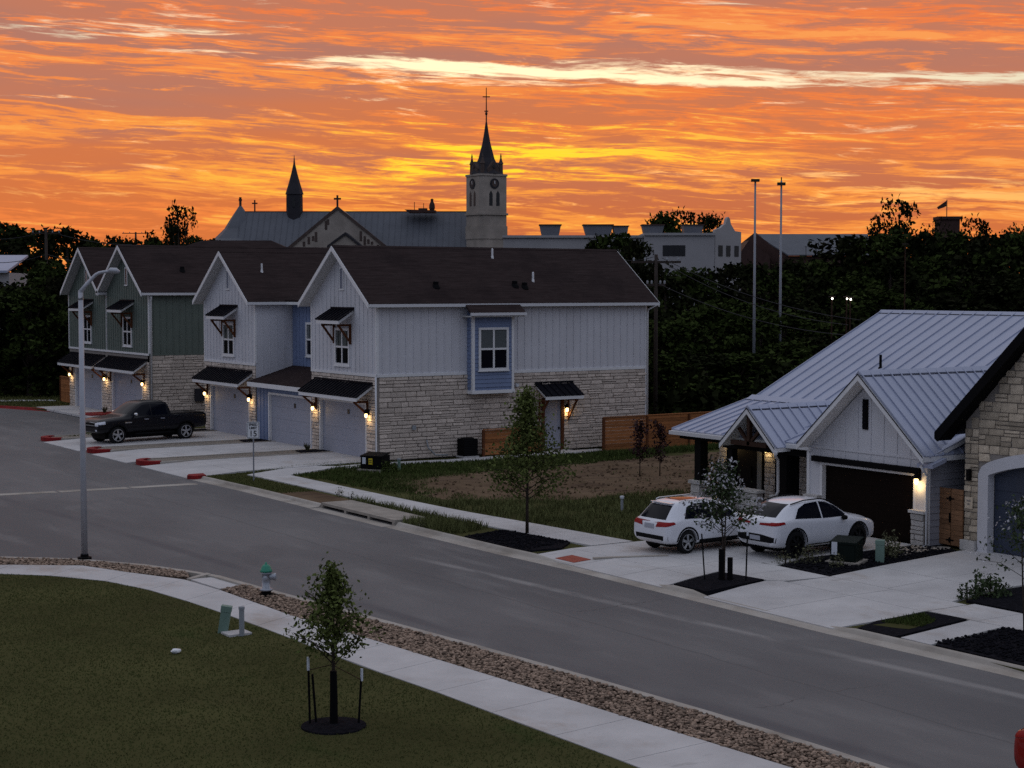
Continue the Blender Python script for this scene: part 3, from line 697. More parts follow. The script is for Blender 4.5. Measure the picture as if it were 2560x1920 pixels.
def rocks(name, poly, dens, r, m, label, z=0.):
    X, Y = sample(poly, dens); n = len(X)
    bm = bmesh.new(); bmesh.ops.create_icosphere(bm, subdivisions=1, radius=1); bv = np.array([v.co[:] for v in bm.verts]); bf = np.array([[v.index for v in f.verts] for f in bm.faces]); bm.free()
    k = len(bv); S = r * RNG.uniform(.55, 1.5, (n, 1, 1)); ax = RNG.uniform(.55, 1.35, (n, 1, 3)); ax[:, :, 2] *= .62
    V = bv[None] * ax * S * RNG.uniform(.78, 1.15, (n, k, 1)); a = RNG.uniform(0, 6.28, n); c, s = np.cos(a)[:, None], np.sin(a)[:, None]
    W = np.stack([V[..., 0] * c - V[..., 1] * s, V[..., 0] * s + V[..., 1] * c, V[..., 2]], -1)
    W += np.stack([X, Y, z + RNG.uniform(0, .035, n)], -1)[:, None]
    Fc = bf[None] + (np.arange(n) * k)[:, None, None]
    return tag(raw_mesh(name, W.reshape(-1, 3), Fc.reshape(-1, 3), m), label, 'rocks', kind='stuff')
rocks('river_rock', rock1, 320, .035, 'river_rock', 'brown river rock around the street lamp foot', -.02)
rocks('river_rock', [p for p in rock2 if p[1] > 10] + [(18.6, 16), (19.6, 16)][::-1] if False else [p for p in rock2 if p[1] > 16.9], 320, .035, 'river_rock', 'long bed of brown river rock between near pavement and street', -.02)
rocks('lot_clods', [(31.3, 52.5), (32.3, 59.5), (40, 60.6), (60, 61.5), (62, 52), (44, 49.6)], 4, .05, 'dirt', 'clods of earth on the bare lot', -.01)
rocks('mulch_chips', [(27.3, 41.3), (27.3, 44.6), (28.9, 45.1), (29.3, 41.9)], 160, .035, 'mulch', 'dark mulch chips under the street tree', .02)
rocks('mulch_chips', [(27.7, 25.5), (30.3, 25.7), (30.3, 20), (27.7, 20)], 160, .035, 'mulch', 'dark mulch chips in the bed at the right edge', .02)
rocks('mulch_chips', [(31.9, 33.2), (38, 34.3), (37.8, 35.5), (32, 35)], 120, .035, 'mulch', 'dark mulch chips round the green transformer', .02)
# ---------------------------------------------------------------- the two townhouses
mat('grey_vent', (.22, .23, .29), .7)
mat('glass_blind', (.10, .115, .12), .12, spec=.5)
STONES = [stone_mesh(i, 'ashlar') for i in range(6)]
FX = lambda u0: (lambda a, o, z: (u0 - o, a, z))        # a front that looks to -X: a along Y, o outwards
FY = lambda v0: (lambda a, o, z: (a, v0 - o, z))        # a side that looks to -Y: a along X, o outwards
def tbox(T, a0, a1, o0, o1, z0, z1, mb=None):
    p, q = T(a0, o0, z0), T(a1, o1, z1); mb = mb or MB(); return mb.box(p[0], q[0], p[1], q[1], p[2], q[2])
def text_poly(mb, T, pts, o0, o1): return mb.ext([T(a, o0, z) for a, z in pts], Vector(T(0, o1, 0)) - Vector(T(0, o0, 0)))
def window(th, T, a0, a1, z0, z1, cols=2, rows=2, upper='glass_blind', lower='glass', tr=.11, fm='white_trim', name='window'):
    mb = MB()
    tbox(T, a0, a1, 0, .06, z0, z0 + tr, mb); tbox(T, a0, a1, 0, .06, z1 - tr, z1, mb); tbox(T, a0, a0 + tr, 0, .059, z0 + tr, z1 - tr, mb); tbox(T, a1 - tr, a1, 0, .059, z0 + tr, z1 - tr, mb)
    tbox(T, a0 - .04, a1 + .04, 0, .085, z0 - .05, z0 - .001, mb)
    da, dz = (a1 - a0 - 2 * tr) / cols, (z1 - z0 - 2 * tr) / rows; mw = .045
    for i in range(1, cols): tbox(T, a0 + tr + da * i - mw, a0 + tr + da * i + mw, .0, .05, z0 + tr, z1 - tr, mb)
    for j in range(1, rows): tbox(T, a0 + tr, a1 - tr, .0, .045, z0 + tr + dz * j - mw, z0 + tr + dz * j + mw, mb)
    w = mb.build(name, fm, th)
    for i in range(cols):
        for j in range(rows):
            tbox(T, a0 + tr + da * i + .02, a0 + tr + da * (i + 1) - .02, 0, .022, z0 + tr + dz * j + .02, z0 + tr + dz * (j + 1) - .02).build('pane', upper if j == rows - 1 and rows > 1 else lower, w)
    return w
def bracket(T, a, zt, out, drop, w=.09):
    mb = MB(); tbox(T, a - w / 2, a + w / 2, .0, .1, zt - drop, zt - .02, mb); tbox(T, a - w / 2, a + w / 2, .1, out, zt - .12, zt - .02, mb)
    mb.ext([T(a - w / 2 + .006, .1, zt - drop + .08), T(a - w / 2 + .006, .1, zt - drop + .22), T(a - w / 2 + .006, out - .14, zt - .12), T(a - w / 2 + .006, out - .02, zt - .12)], Vector(T(w - .012, 0, 0)) - Vector(T(0, 0, 0))); return mb
def awning(th, T, a0, a1, zt, zb, out, brackets, drop=.7, width=.32, m='black_metal'):
    k = MB(); k.ext([T(a0 + .03, .0, zt - .16), T(a0 + .03, out - .05, zb - .14), T(a0 + .03, out - .05, zb - .02), T(a0 + .03, .0, zt - .02)], Vector(T(a1 - a0 - .06, 0, 0)) - Vector(T(0, 0, 0)))
    aw = k.build('awning', 'white_trim', th)
    seam_roof([T(a0 - .05, 0, zt), T(a1 + .05, 0, zt), T(a1 + .05, out + .04, zb), T(a0 - .05, out + .04, zb)], Vector(T(0, 1, 0)) - Vector(T(0, 0, 0)) + Vector((0, 0, -(zt - zb) / out)), width, m, aw, th=.025, rib=.035, ribw=.03)
    tbox(T, a0 - .02, a1 + .02, out - .048, out + .02, zb - .17, zb - .015).build('fascia', 'white_trim', aw)
    tbox(T, a0 - .05, a1 + .05, .0, .06, zt + .02, zt + .10).build('flashing', m, aw)
    for b in brackets: bracket(T, b, zb - .16, out - .12, drop).build('bracket', 'cedar', aw)
    return aw
def sconce(th, T, a, z, power=5., size=1.):
    mb = MB(); tbox(T, a - .06, a + .06, .0, .03, z + .05, z + .32, mb); p = T(a, .14, 0)
    mb.lathe([(.02, z + .33), (.045, z + .30), (.10, z + .16), (.105, z + .13)], 12, (p[0], p[1], 0)); mb.beam(T(a, .0, z + .28), T(a, .14, z + .30), .03, .03)
    l = mb.build('wall_lamp', 'near_black', th)
    MB().lathe([(.02, z + .14), (.065, z + .10), (.07, z + .0), (.03, z - .06)], 12, (p[0], p[1], 0)).build('bulb', 'bulb_warm', l)
    ld = bpy.data.lights.new('lamp_glow', 'POINT'); ld.energy = power; ld.color = (1, .66, .28); ld.shadow_soft_size = .06
    lo = link(bpy.data.objects.new('lamp_glow', ld)); o3 = origin(th); q = T(a, .17, z - .12); lo.location = (q[0] - o3[0], q[1] - o3[1], q[2] - o3[2]); lo.parent = l
    return l
def garage_door(th, T, a0, a1, z0, z1, m='garage_white', rec=-.16, n=4, plaque=True, frame='white_trim', name='garage_door'):
    fr = MB(); tbox(T, a0 - .1, a0 + .008, rec - .02, .02, z0, z1 + .1, fr); tbox(T, a1 - .008, a1 + .1, rec - .02, .02, z0, z1 + .1, fr); tbox(T, a0 + .008, a1 - .008, rec - .02, .02, z1 - .008, z1 + .1, fr)
    g = fr.build(name, frame, th); h = (z1 - z0) / n
    for i in range(n): tbox(T, a0 + .012, a1 - .012, rec - .03, rec + .03, z0 + h * i + .003, z0 + h * (i + 1) - .003).build('door_section', m, g)
    if plaque: c = a0 + (a1 - a0) * .42; tbox(T, c - .11, c + .11, rec + .03, rec + .045, z1 - .55, z1 - .33).build('unit_plaque', 'sign_black', g)
    return g
def roof_bar(th, v0, v1, u0, u1, ze, zr, oh, ov, m='shingle', backoh=None):
    "gabled roof whose ridge runs along X"
    c = (v0 + v1) / 2; bo = oh if backoh is None else backoh; s = (zr - ze) / (c - v0 + ov)
    rf = None
    for sg in (-1, 1):
        ve = v0 - ov if sg < 0 else v1 + ov
        top = MB().ext([(u0 - oh, ve, ze), (u0 - oh, c, zr), (u0 - oh, c, zr - .07), (u0 - oh, ve, ze - .07)], (u1 + bo - u0 + oh, 0, 0)).build('roof_slope', m, th)
        MB().ext([(u0 - oh + .03, ve + .03 * -sg, ze - .075), (u0 - oh + .03, c, zr - .075 + 0), (u0 - oh + .03, c, zr - .2), (u0 - oh + .03, ve + .03 * -sg, ze - .2)], (u1 + bo - u0 + oh - .06, 0, 0)).build('soffit', 'soffit', top)
        for ue in (u0 - oh - .03, u1 + bo - .01):
            MB().ext([(ue, ve, ze - .015), (ue, c, zr - .015), (ue, c, zr - .24), (ue, ve, ze - .24)], (.05, 0, 0)).build('rake_board', 'white_trim', top)
        g = MB(); y = ve - .11 if sg < 0 else ve; g.box(u0 - oh + .02, u1 + bo - .02, y, y + .11, ze - .17, ze - .03).build('gutter', 'gutter', top)
        rf = top
    MB().ext([(u0 - oh, c - .12, zr - .07), (u0 - oh, c, zr + .03), (u0 - oh, c + .12, zr - .07)], (u1 + bo - u0 + oh, 0, 0)).build('ridge_cap', m, th)
    return s
def gable_block(th, v0, v1, u0, u1, zs, ze, zr, oh, ov, sm, battens_front=True):
    c = (v0 + v1) / 2; s = (zr - ze) / (c - v0 + ov); zw = ze + ov * s - .21; zc = zr - .21
    w = MB().ext([(u0, v0, zs), (u0, v1, zs), (u0, v1, zw), (u0, c, zc), (u0, v0, zw)], (u1 - u0, 0, 0)).build('upper_wall', sm, th)
    roof_bar(th, v0, v1, u0, u1, ze, zr, oh, ov)
    T = FX(u0)
    if battens_front:
        n = int((v1 - v0) / .405)
        for i in range(1, n):
            a = v0 + (v1 - v0) * i / n; zt = zw + (min(a - v0, v1 - a)) * s - .02
            tbox(T, a - .022, a + .022, 0, .022, zs + .1, zt).build('batten', sm, w)
    tbox(T, v0, v1, 0, .05, zs - .02, zs + .1).build('band_board', 'white_trim', w)
    for a in (v0 - .03, v1 - .07): tbox(T, a, a + .10, -.07, .03, zs + .1, zw - .02).build('corner_board', 'white_trim', w)
    return w
def gable_vent(th, T, a, z0, z1, hw=.21, m='white_siding', fm='white_trim'):
    mb = MB(); tbox(T, a - hw, a - hw + .06, 0, .05, z0, z1, mb); tbox(T, a + hw - .06, a + hw, 0, .05, z0, z1, mb); tbox(T, a - hw + .06, a + hw - .06, 0, .05, z1 - .06, z1, mb); tbox(T, a - hw - .04, a + hw + .04, 0, .06, z0 - .07, z0, mb)
    g = mb.build('gable_vent', fm, th); n = 9; h = (z1 - z0 - .06) / n
    for i in range(n): tbox(T, a - hw + .065, a + hw - .065, .005, .03, z0 + h * i + .012, z0 + h * (i + 1) - .012).build('louvre', m, g)
def lap(th, T, a0, a1, z0, z1, m, h=.19, name='lap_siding'):
    mb = MB(); n = int(round((z1 - z0) / h)); h = (z1 - z0) / n
    for i in range(n):
        za, zb = z0 + h * i, z0 + h * (i + 1)
        mb.ext([T(a0, 0, za), T(a0, .035, za), T(a0, .012, zb - .002), T(a0, 0, zb - .002)], Vector(T(a1 - a0, 0, 0)) - Vector(T(0, 0, 0)))
    o = mb.build(name, m, th); o['kind'] = 'stuff'; return o
def pipe(th, pts, r=.045, m='gutter', name='downpipe'): return MB().tube(pts, r, 8).build(name, m, th, True)

# ---- white and blue townhouse
U0, V0 = 35.77, 66.26; VA, VB, VC, VD = 66.26, 72.84, 79.36, 86.06; U1 = 51.02; ZS, ZE, ZR = 3.82, 7.12, 9.77
wh = thing('townhouse', 'white and blue two-storey townhouse with stone ground floor and brown shingle roof', 'townhouse', (U0, V0, 0), world=True)
TF = FX(U0); TS = FY(V0)
DOORS = {'A': (67.36, 71.98), 'B': (80.28, 85.3)}
B(U0 + .25, U1, VA + .02, VB, 0, ZS).build('lower_wall', 'mortar', wh)
B(U0 + .25, U1, VC, VD, 0, ZS).build('lower_wall', 'mortar', wh)
stone_walls = []
for (v0, v1), (d0, d1) in (((VA + .02, VB), DOORS['A']), ((VC, VD), DOORS['B'])):
    mb = B(U0 + .02, U0 + .25, v0, d0, 0, ZS); mb.box(U0 + .02, U0 + .25, d1, v1, 0, ZS); mb.box(U0 + .02, U0 + .25, d0, d1, 2.5, ZS)
    fw_ = mb.build('front_wall', 'mortar', wh)
    stone_walls.append(('x', U0 + .02, stone_rows(v0, v1, .02, ZS - .03, (.14, .17, .2), (.3, .62), [(d0 - .1, d1 + .1, 0, 2.6)]), fw_))
    garage_door(wh, FX(U0 + .02), d0, d1, .03, 2.5)
gable_block(wh, VA, VB, U0, U1, ZS, ZE, ZR, .55, .3, 'white_siding')
gable_block(wh, VC, VD, U0, U1, ZS, ZE, ZR, .55, .3, 'white_siding')
# long side wall: stones, battens, bay, door
sw = B(U0 + .02, U1, V0 - .001, V0 + .3, .0, ZS).build('side_wall', 'mortar', wh)
stone_walls.append(('y', V0, stone_rows(U0 + .1, U1 - .02, .02, ZS - .03, (.15, .18, .21, .25), (.36, .85), [(44.70, 46.0, 0, 2.55), (40.6, 42.8, 3.05, 3.9)]), sw))
lay_stones(stone_walls, STONES, .07)
up = B(U0 + .02, U1, V0 - .012, V0 + .1, ZS, 7.08).build('side_siding', 'white_siding', wh)
for i in range(37):
    a = U0 + .3 + i * .405
    if 40.3 < a < 42.95 or a > U1 - .1: continue
    tbox(TS, a - .022, a + .022, .012, .04, ZS + .1, 7.0).build('batten', 'white_siding', up)
tbox(TS, U0, 40.5, .012, .06, ZS - .03, ZS + .1).build('band_board', 'white_trim', up); tbox(TS, 42.9, U1, .012, .06, ZS - .03, ZS + .1).build('band_board', 'white_trim', up)
for a in (U0 - .02, U1 - .09): tbox(TS, a, a + .11, .012, .045, .0 if a > 50 else ZS + .1, 7.0).build('corner_board', 'white_trim', up)
# bay
TB = FY(V0 - .45)
bay = B(40.55, 42.82, V0 - .45, V0 - .02, 3.05, 6.9).build('bay', 'blue_siding', wh)
lap(bay, TB, 40.66, 42.71, 3.2, 6.62, 'blue_siding'); lap(bay, FX(40.55), V0 - .38, V0 - .02, 3.2, 6.62, 'blue_siding')
for a in (40.53, 42.70): tbox(TB, a, a + .13, -.10, .045, 3.06, 6.64).build('corner_board', 'white_trim', bay)
tbox(TB, 40.5, 42.87, -.42, .06, 2.9, 3.06).build('skirt_board', 'white_trim', bay)
window(bay, FY(V0 - .487), 40.86, 42.50, 3.98, 5.98)
sl = (ZR - ZE) / 3.59; ex = MB().ext([(40.22, V0 - .88, ZE - .58 * sl), (40.22, V0 - .28, ZE + .02 * sl), (40.22, V0 - .28, ZE + .02 * sl - .13), (40.22, V0 - .88, ZE - .58 * sl - .13)], (3.0, 0, 0)).build('bay_roof', 'shingle', wh)
tbox(FY(V0 - .88), 40.2, 43.24, -.02, .09, ZE - .58 * sl - .15, ZE - .58 * sl - .02).build('gutter', 'gutter', ex)
B(40.24, 43.2, V0 - .86, V0 - .02, ZE - .58 * sl - .22, ZE - .58 * sl - .16).build('soffit', 'soffit', ex)
# side door with its little roof
dr_ = tbox(TS, 44.86, 45.80, -.02, .03, .08, 2.42).build('door', 'garage_white', wh)
for a, b in ((44.70, 44.85), (45.81, 45.97)): tbox(TS, a, b, -.02, .10, .0, 2.5).build('door_jamb', 'cedar', dr_)
tbox(TS, 44.85, 45.81, -.02, .09, 2.42, 2.54).build('door_head', 'cedar', dr_); tbox(TS, 45.66, 45.72, .03, .09, 1.0, 1.12).build('handle', 'near_black', dr_)
awning(wh, TS, 44.35, 46.5, 3.22, 2.68, .95, (44.55, 46.25), drop=1.1, width=.4)
sconce(wh, TS, 46.12, 1.9, 4)
# front canopies, windows, vents, lamps
for (v0, v1), nm in (((VA, VB), 'A'), ((VC, VD), 'B')):
    c = (v0 + v1) / 2; k = 0.2 if nm == 'B' else 0.
    awning(wh, TF, v0 + .5 - .15, v1 - .45 + .05, 3.45, 2.88, .88, (DOORS[nm][0] - .3, DOORS[nm][1] + .3), drop=.75)
    awning(wh, TF, c - 1.15, c + 1.1, 6.83, 6.33, .82, (c - .82, c + .82), drop=.95, width=.34)
    window(wh, TF, c - .72, c + .78, 4.2, 5.95)
    gable_vent(wh, TF, c + .05, 7.78, 8.78, m='grey_vent')
    sconce(wh, FX(U0 - .05), DOORS[nm][0] - .42, 2.0); sconce(wh, FX(U0 - .05), DOORS[nm][1] + .42, 2.0)
# recessed blue bay with its own garage
UB = 37.87
B(UB, U1 - 1, VB + .02, VC - .02, 0, 7.3).build('recess_wall', 'blue_siding', wh)
rw = B(U0 + .25, UB, VB + .02, VC - .02, 0, 2.95).build('garage_bay', 'blue_siding', wh)
mb = B(U0 + .05, U0 + .25, VB + .02, 73.0, 0, 2.95); mb.box(U0 + .05, U0 + .25, 77.92, VC - .02, 0, 2.95); mb.box(U0 + .05, U0 + .25, 73.0, 77.92, 2.45, 2.95)
fb = mb.build('bay_front', 'blue_siding', wh)
for i in range(1, 16):
    a = VB + i * .405
    tbox(FX(U0 + .05), a - .022, a + .022, 0, .022, .05 if a > 78.1 or a < 72.9 else 2.62, 2.93).build('batten', 'blue_siding', fb)
    if VB + .1 < a < VC - .1: tbox(FX(UB), a - .022, a + .022, 0, .022, 3.8, 7.0).build('batten', 'blue_siding', fb)
garage_door(wh, FX(U0 + .05), 73.1, 77.85, .03, 2.42)
window(wh, FX(UB), 76.1, 77.7, 4.3, 6.05)
br = MB().ext([(35.3, VB + .03, 3.02), (UB + .01, VB + .03, 3.78), (UB + .01, VB + .03, 3.70), (35.3, VB + .03, 2.94)], (0, VC - VB - .06, 0)).build('bay_roof', 'shingle', wh)
B(35.26, 35.32, VB + .04, VC - .04, 2.78, 3.0).build('fascia', 'white_trim', br); B(35.32, U0 + .05, VB + .05, VC - .05, 2.80, 2.9).build('soffit', 'soffit', br)
MB().ext([(UB - .5, VB - .2, 7.2), (42.5, VB - .2, 9.60), (42.5, VB - .2, 9.5), (UB - .5, VB - .2, 7.1)], (0, VC - VB + .4, 0)).build('link_roof', 'shingle', wh)
B(UB - .52, UB + .02, VB + .3, VC - .3, 6.95, 7.09).build('link_eave', 'white_trim', wh)
# white battens on the side of the far gable
for i in range(1, 6): a = U0 + i * .405; tbox(FY(VC), a - .022, a + .022, 0, .022, 3.5, 6.98).build('batten', 'white_siding', fb)
B(U0 + .02, UB, VC - .012, VC + .05, 3.0, 7.0).build('gable_side', 'white_siding', wh)
# roof vents and pipes, downpipes, conduit
def rz(v): return ZE + (v - (V0 - .3)) * sl
for u, v, h, r, m in ((39.3, 67.0, .22, .13, 'near_black'), (43.7, 67.05, .22, .13, 'near_black'), (44.2, 66.95, .22, .13, 'near_black'), (44.95, 67.35, .42, .05, 'white_trim'), (43.6, 68.9, .42, .05, 'white_trim')):
    MB().lathe([(r * 1.7, -.1), (r * 1.2, .06), (r, .08), (r, h), (r * .6, h + .02)], 10, (u, v, rz(v))).build('roof_vent', m, wh)
MB().lathe([(.09, -.1), (.05, .08), (.05, .4)], 10, (37.0, 81.2, ZE + (81.2 - VC + .3) * sl)).build('roof_vent', 'white_trim', wh)
pipe(wh, [(U1 + .35, V0 - .4, 6.98), (U1 + .05, V0 - .12, 6.75), (U1 + .02, V0 - .09, 6.6), (U1 + .02, V0 - .09, .2)])
pipe(wh, [(U0 - .06, V0 - .02, 3.8), (U0 - .06, V0 - .02, .15), (U0 - .2, V0 - .25, .05)])
pipe(wh, [(38.3, V0 - .1, .85), (38.35, V0 - .14, .5), (38.7, V0 - .2, .15), (39.3, V0 - .3, .12)], .035, 'grey_pvc', 'conduit')
tbox(TS, 37.55, 37.72, .06, .14, 1.35, 1.55).build('outlet_box', 'grey_pvc', wh); tbox(TS, 43.15, 43.3, .06, .2, 3.15, 3.3).build('camera_dome', 'label_white', wh)

# ---- green townhouse
GU, G0, G1, G2 = 35.77, 94.48, 101.8, 109.1
gr = thing('townhouse', 'dark green twin-gabled townhouse with stone base at the left', 'townhouse', (GU, G0, 0), world=True)
TG = FX(GU)
B(GU + .25, 50, G0 + .02, G2, 0, ZS).build('lower_wall', 'mortar', gr)
gst = []
gd = [(95.75, 100.9), (102.9, 108.0)]
for (v0, v1), (d0, d1) in zip(((G0 + .02, G1), (G1, G2)), gd):
    mb = B(GU + .02, GU + .25, v0, d0, 0, ZS); mb.box(GU + .02, GU + .25, d1, v1, 0, ZS); mb.box(GU + .02, GU + .25, d0, d1, 2.55, ZS)
    f_ = mb.build('front_wall', 'mortar', gr)
    gst.append(('x', GU + .02, stone_rows(v0, v1, .02, ZS - .4, (.15, .18, .21), (.35, .7), [(d0 - .1, d1 + .1, 0, 2.65)]), f_))
    garage_door(gr, FX(GU + .02), d0, d1, .03, 2.55)
gs_ = B(GU + .02, 50, G0 - .001, G0 + .3, 0, ZS).build('side_wall', 'mortar', gr)
gst.append(('y', G0, stone_rows(GU + .1, 41.5, .02, ZS - .02, (.16, .19, .23), (.4, .85)), gs_)); lay_stones(gst, STONES, .07)
for v0, v1 in ((G0, G1), (G1, G2)):
    c = (v0 + v1) / 2
    gable_block(gr, v0, v1, GU, 50, ZS, 7.55, 10.4, .55, .3 if v0 == G0 else .02, 'green_siding')
    awning(gr, TG, c - 1.25, c + 1.1, 7.0, 6.5, .85, (c - .9, c + .8), drop=.95, width=.36)
    window(gr, TG, c - .85, c + .65, 4.25, 6.05, upper='glass'); gable_vent(gr, TG, c, 8.0, 9.05, m='glass')
    awning(gr, TG, v0 + .35, v1 - .3, 3.5, 2.9, .9, (v0 + .75, v1 - .7), drop=.75)
for a in (95.2, 101.85, 108.6): sconce(gr, FX(GU - .06), a, 2.05, 6)
up = B(GU + .02, 50, G0 - .012, G0 + .1, ZS, 7.4).build('side_siding', 'green_siding', gr)
for i in range(14): a = GU + .3 + i * .405; tbox(FY(G0), a - .022, a + .022, .012, .035, ZS + .1, 7.3).build('batten', 'green_siding', up)
tbox(FY(G0), GU, 50, .012, .05, ZS - .02, ZS + .08).build('band_board', 'green_siding', up)
pipe(gr, [(GU + .05, G0 - .3, 7.3), (GU + .1, G0 - .12, 7.0), (GU + .1, G0 - .10, .2)], .055)
for u, v in ((38.5, 96.0),): MB().lathe([(.22, -.1), (.15, .08), (.13, .24)], 10, (u, v, 7.55 + (v - G0 + .3) * .72)).build('roof_vent', 'near_black', gr)
# meters on the side wall
mt = tbox(FY(G0), 38.55, 39.15, .05, .2, 1.0, 1.75).build('meter_cabinet', 'slate', gr)
mp = tbox(FY(G0), 39.45, 40.75, .05, .22, .6, 2.15).build('meter_panel', 'slate', gr)
for i in range(2):
    for j in range(3): MB().lathe([(.13, 0), (.13, -.06), (.09, -.08)], 12, (39.75 + i * .5, G0 - .22, .9 + j * .5), 'y').build('meter', 'grey_pvc', mp)
# a third row house whose roof shows behind
rb = thing('townhouse', 'brown hipped roof of the house behind the twin gables', 'townhouse', (*PX(566, 118), 0), -YAW)
B(-9, 9, 0, 10, 0, 8.6).build('wall', 'white_siding', rb)
MB().add([(-10, -.5, 8.5), (8.6, -.5, 8.5), (8.6, 10.5, 8.5), (-10, 10.5, 8.5), (-2.4, 4, 11.25), (2.6, 4, 11.25)], [(0, 1, 5, 4), (1, 2, 5), (2, 3, 4, 5), (3, 0, 4), (3, 2, 1, 0)]).build('roof', 'shingle', rb)
# ---------------------------------------------------------------- house with the metal roof
mat('grey_siding', (.26, .26, .29), .6, .06, 1)
PIER = [stone_mesh(20 + i, 'pier_stone') for i in range(4)]; RUST = [stone_mesh(40 + i, 'rustic_stone') for i in range(6)]
hs = thing('house', 'white farmhouse with standing-seam metal roof and dark brown garage door', 'house', (37.9, 38.0, 0), world=True)
def deck(th, poly, t=.15, m='white_trim', dz=.004, name='roof_deck'): return MB().ext([(x, y, z - dz) for x, y, z in poly], (0, 0, -t)).build(name, m, th)
def metal(th, poly, down, w, t=.15):
    d = deck(th, poly, t); seam_roof(poly, down, w, 'galvalume', d, th=.03, rib=.045, ribw=.035); return d
RX, RZ = 48.4, 6.87
metal(hs, [(41.7, 47.6, 3.65), (RX, 47.6, RZ), (RX, 37.9, RZ), (41.7, 37.9, 3.65)], (-1, 0, -.48), .62)
metal(hs, [(37.6, 34.98, 2.72), (44.5, 34.98, 5.0), (44.5, 37.75, 5.0)], (-1, 0, -.33), .46, .12)
metal(hs, [(44.5, 34.98, 5.0), (RX, 34.98, RZ), (RX, 37.89, RZ), (44.5, 37.89, 5.0)], (-1, 0, -.48), .46, .12)
metal(hs, [(37.95, 47.75, 2.66), (41.72, 47.75, 3.67), (41.72, 40.3, 3.67), (37.95, 40.3, 2.66)], (-1, 0, -.26), .48, .13)
deck(hs, [(RX, 35.16, RZ), (RX, 47.6, RZ), (58, 47.6, 2.6), (58, 35.16, 2.6)], .15, 'galvalume')
MB().ext([(RX - .16, 35.1, RZ - .03), (RX, 35.1, RZ + .09), (RX + .16, 35.1, RZ - .03)], (0, 12.55, 0)).build('ridge_cap', 'galvalume', hs)
MB().ext([(41.45, 38.2, 3.66), (41.75, 38.2, 3.82), (41.9, 38.2, 3.78), (41.9, 38.2, 3.66)], (0, 9.5, 0)).build('pitch_flashing', 'galvalume', hs)
# garage gable roof (right slope faces the viewer), entry gable roof
GP, GE, GC, GH = 5.16, 2.78, 37.68, 2.74
for sg in (-1, 1): metal(hs, [(37.35, GC, GP), (45.3, GC, GP), (45.3, GC + sg * GH, GE), (37.35, GC + sg * GH, GE)], (0, sg, -.87), .42)
MB().ext([(37.33, GC - .14, GP - .04), (37.33, GC, GP + .10), (37.33, GC + .14, GP - .04)], (7.6, 0, 0)).build('ridge_cap', 'galvalume', hs)
EP, EE, EV = 3.78, 2.50, 42.95
for sg in (-1, 1): metal(hs, [(37.4, EV, EP), (42.2, EV, EP), (42.2, EV + sg * 1.42, EE), (37.4, EV + sg * 1.42, EE)], (0, sg, -.87), .42, .12)
MB().ext([(37.38, EV - .13, EP - .04), (37.38, EV, EP + .09), (37.38, EV + .13, EP - .04)], (4.6, 0, 0)).build('ridge_cap', 'galvalume', hs)
MB().ext([(37.55, 34.78, 2.55), (38.15, 34.78, 2.72), (38.15, 34.78, 2.60), (37.55, 34.78, 2.43)], (0, .62, 0)).build('eave_return', 'galvalume', hs)
for (c, p, hw, e, ux) in ((GC, GP, GH, GE, 37.30), (EV, EP, 1.42, EE, 37.35)):
    for sg in (-1, 1):
        MB().ext([(ux, c, p - .03), (ux, c + sg * hw, e - .03), (ux, c + sg * hw, e - .21), (ux, c, p - .21)], (.045, 0, 0)).build('rake_board', 'white_trim', hs)
        MB().ext([(ux - .012, c, p + .01), (ux - .012, c + sg * hw, e + .01), (ux - .012, c + sg * hw, e - .035), (ux - .012, c, p - .035)], (.011, 0, 0)).build('drip_edge', 'slate', hs)
# dark strips added as the shade under the ridge caps, and a valley flashing
MB().beam((37.34, GC - .15, GP - .10), (45.0, GC - .15, GP - .10), .02, .05).build('ridge_shade', 'slate', hs); MB().beam((37.4, EV - .14, EP - .09), (41.9, EV - .14, EP - .09), .02, .05).build('ridge_shade', 'slate', hs); MB().beam((RX - .17, 35.1, RZ - .05), (RX - .17, 47.6, RZ - .05), .05, .04).build('ridge_shade', 'slate', hs)
MB().beam((37.55, GC - 2.68, 2.79), (44.6, GC - .02, 5.10), .22, .05, (-.3, -.5, 1)).build('valley_flashing', 'galvalume', hs)
# walls
MB().ext([(38.15, 35.3, 0), (38.15, 35.3, 2.55), (44.5, 35.3, 4.8), (48.4, 35.3, 6.65), (57.6, 35.3, 2.5), (57.6, 35.3, 0)], (0, 2.6, 0)).build('wall', 'grey_siding', hs)
MB().ext([(40.0, 37.9, 0), (40.0, 37.9, 2.95), (41.7, 37.9, 3.45), (48.4, 37.9, 6.65), (57.6, 37.9, 2.5), (57.6, 37.9, 0)], (0, 9.4, 0)).build('wall', 'grey_siding', hs)
B(38.15, 40.1, 37.9, 40.5, 0, 2.6).build('garage_box', 'white_siding', hs)
lap(hs, FY(35.3), 38.0, 44.0, .0, 2.6, 'grey_siding', .2)
TH = FX(37.9)
mb = MB(); tbox(TH, 35.3, 35.84, -.25, 0, 0, 2.13, mb); tbox(TH, 39.83, 40.5, -.25, 0, 0, 2.13, mb)
text_poly(mb, TH, [(35.3, 2.131), (40.5, 2.131), (40.42, 2.62), (GC, 4.93), (35.3, 2.70)], -.25, 0)
gw = mb.build('garage_gable', 'white_siding', hs)
for i in range(-4, 5):
    a = GC + i * .56; zt = 4.93 - abs(a - GC) * .87
    if zt > 2.75: tbox(TH, a - .02, a + .02, 0, .022, 2.70, zt - .05).build('batten', 'white_siding', gw)
    if abs(a - GC) < 2.3: tbox(TH, a - .02, a + .02, 0, .018, 2.38, 2.62).build('batten', 'white_siding', gw)
tbox(TH, 35.3, 40.5, 0, .03, 2.62, 2.70).build('belt_board', 'white_siding', gw)
